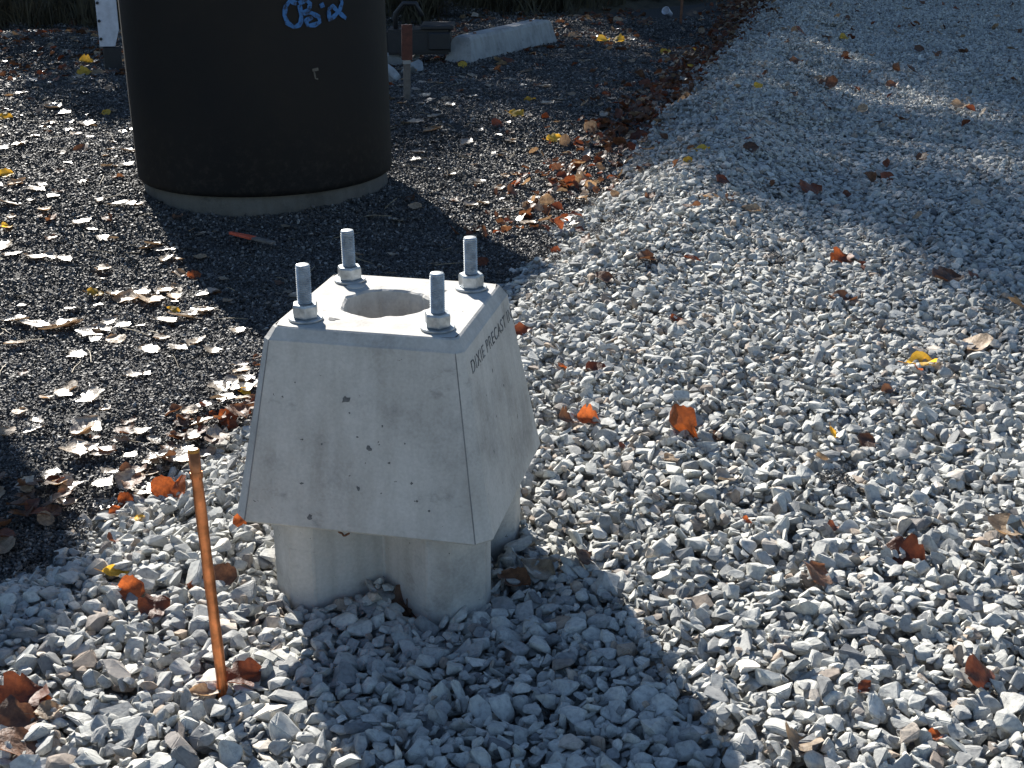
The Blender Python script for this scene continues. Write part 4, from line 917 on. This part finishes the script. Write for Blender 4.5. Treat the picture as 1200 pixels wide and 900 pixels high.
# ------------------------------------------------------------------ undergrowth on the bank
gr = bpy.data.collections.new('grass_shapes')
for i in range(5):
    r = random.Random(i); V = []; F = []
    for q in range(46):
        a = r.uniform(0, 6.28); d = r.uniform(0, .22); bx_, by_ = d*math.cos(a), d*math.sin(a); h = r.uniform(.15, .5); le = r.uniform(0, .3); la = r.uniform(0, 6.28); w_ = r.uniform(.006, .018)
        o = len(V)
        V += [(bx_-w_, by_, 0), (bx_+w_, by_, 0), (bx_+w_*.7+le*.4*math.cos(la), by_+le*.4*math.sin(la), h*.6), (bx_-w_*.7+le*.4*math.cos(la), by_+le*.4*math.sin(la), h*.6), (bx_+le*math.cos(la), by_+le*math.sin(la), h)]
        F += [(o, o+1, o+2, o+3), (o+3, o+2, o+4)]
    gr.objects.link(bpy.data.objects.new('u%02d' % i, mesh('tuft', V, F, M_GRASS)))
pts = []
for _ in range(2600):
    x = random.uniform(-9, 2.6); y = 13.5+.6*max(0, x+1.5)**1.25+abs(random.gauss(0, 1.6)); pts.append((x, y))
scatter('undergrowth', [(p[0], p[1], float(hz(*p))-.02) for p in pts], [(0, 0, random.uniform(0, 6.28)) for p in pts], [(random.uniform(.35, .75),)*3 for p in pts], [random.randrange(5) for p in pts], gr)

# ------------------------------------------------------------------ trees beyond the top of the picture (their shade dapples the ground)
def tree_data(seed, H, nleaf, spread):
    r = random.Random(seed); TV = []; TF = []; tips = []
    def add(pts, rad, n):
        o = len(TV); v, f = tube(pts, rad, n); TV.extend([tuple(a) for a in v]); TF.extend([tuple(i+o for i in g) for g in f])
    tp = [Vector((0, 0, -.4))]; 
    for i in range(1, 9): tp.append(Vector((r.gauss(0, .07)*i*.5, r.gauss(0, .07)*i*.5, H*.88*i/8)))
    add(tp, [.17*(H/9)*(1-.1*i) for i in range(9)], 10)
    def limb(p, d, L, rad, lvl):
        pts = [p]; 
        for i in range(4):
            d = (d+Vector((r.gauss(0, .18), r.gauss(0, .18), r.gauss(.06, .1)))).normalized(); pts.append(pts[-1]+d*L/4)
        add(pts, [rad*(1-.18*i) for i in range(5)], 6 if lvl == 0 else 4)
        if lvl < 2:
            for i in (1, 2, 3, 4):
                for _ in range(2 if lvl else 1):
                    dd = (d+Vector((r.gauss(0, .7), r.gauss(0, .7), r.gauss(.1, .4)))).normalized(); limb(pts[i], dd, L*.55, rad*.5, lvl+1)
        if lvl: tips.extend(pts[1:])
    for i in range(15):
        t = r.uniform(.3, 1); p = tp[0].lerp(tp[-1], t); a = i*2.4+r.uniform(-.3, .3)
        limb(p, Vector((math.cos(a), math.sin(a), r.uniform(.2, .8))).normalized(), spread*(1.25-t*.7)*r.uniform(.8, 1.2), .055*(H/9), 0)
    LV = []; LF = []
    for _ in range(nleaf):
        c = r.choice(tips)+Vector((r.gauss(0, .22), r.gauss(0, .22), r.gauss(0, .2))); s = r.uniform(.05, .10)
        a = Vector((r.gauss(0, 1), r.gauss(0, 1), r.gauss(0, 1))).normalized(); b = a.orthogonal().normalized(); o = len(LV)
        LV += [tuple(c-a*s), tuple(c-b*s*.55), tuple(c+a*s), tuple(c+b*s*.55)]; LF.append((o, o+1, o+2, o+3))
    return mesh('trunk', TV, TF, M_BARK, True), mesh('crown', LV, LF, LEAFM['green'])
TD = [tree_data(3, 8.5, 15000, 2.6), tree_data(11, 10, 18000, 3.0)]
TREES = [(-14.5, 27, 0, .9), (-13.6, 22.5, 1, .42), (-2.2, 27, 0, 1.0), (2.0, 25.5, 1, .85), (-8.2, 30, 1, 1.05), (-3.5, 33, 1, 1.0), (.5, 21, 0, .75), (3.4, 20.5, 1, .72), (5.5, 27, 0, 1.0), (-20, 31, 1, 1.0), (-3.3, 18.9, 0, .82), (7.0, 21, 0, .8), (-1.3, 19.8, 1, .55), (-6.0, 17.6, 0, .42), (-.5, 23.5, 1, .8), (1.6, 21.8, 1, .85)]
for i, (x, y, k, s_) in enumerate(TREES):
    t = empty('autumn_tree', (x, y, float(hz(x, y))), (0, 0, i*1.9)); t.scale = (s_,)*3
    tag(t, 'thinning autumn tree beyond the top of the picture, shading the far ground', 'tree', 'trees behind the far bank')
    obj('trunk', TD[k][0], t); obj('crown', TD[k][1], t)
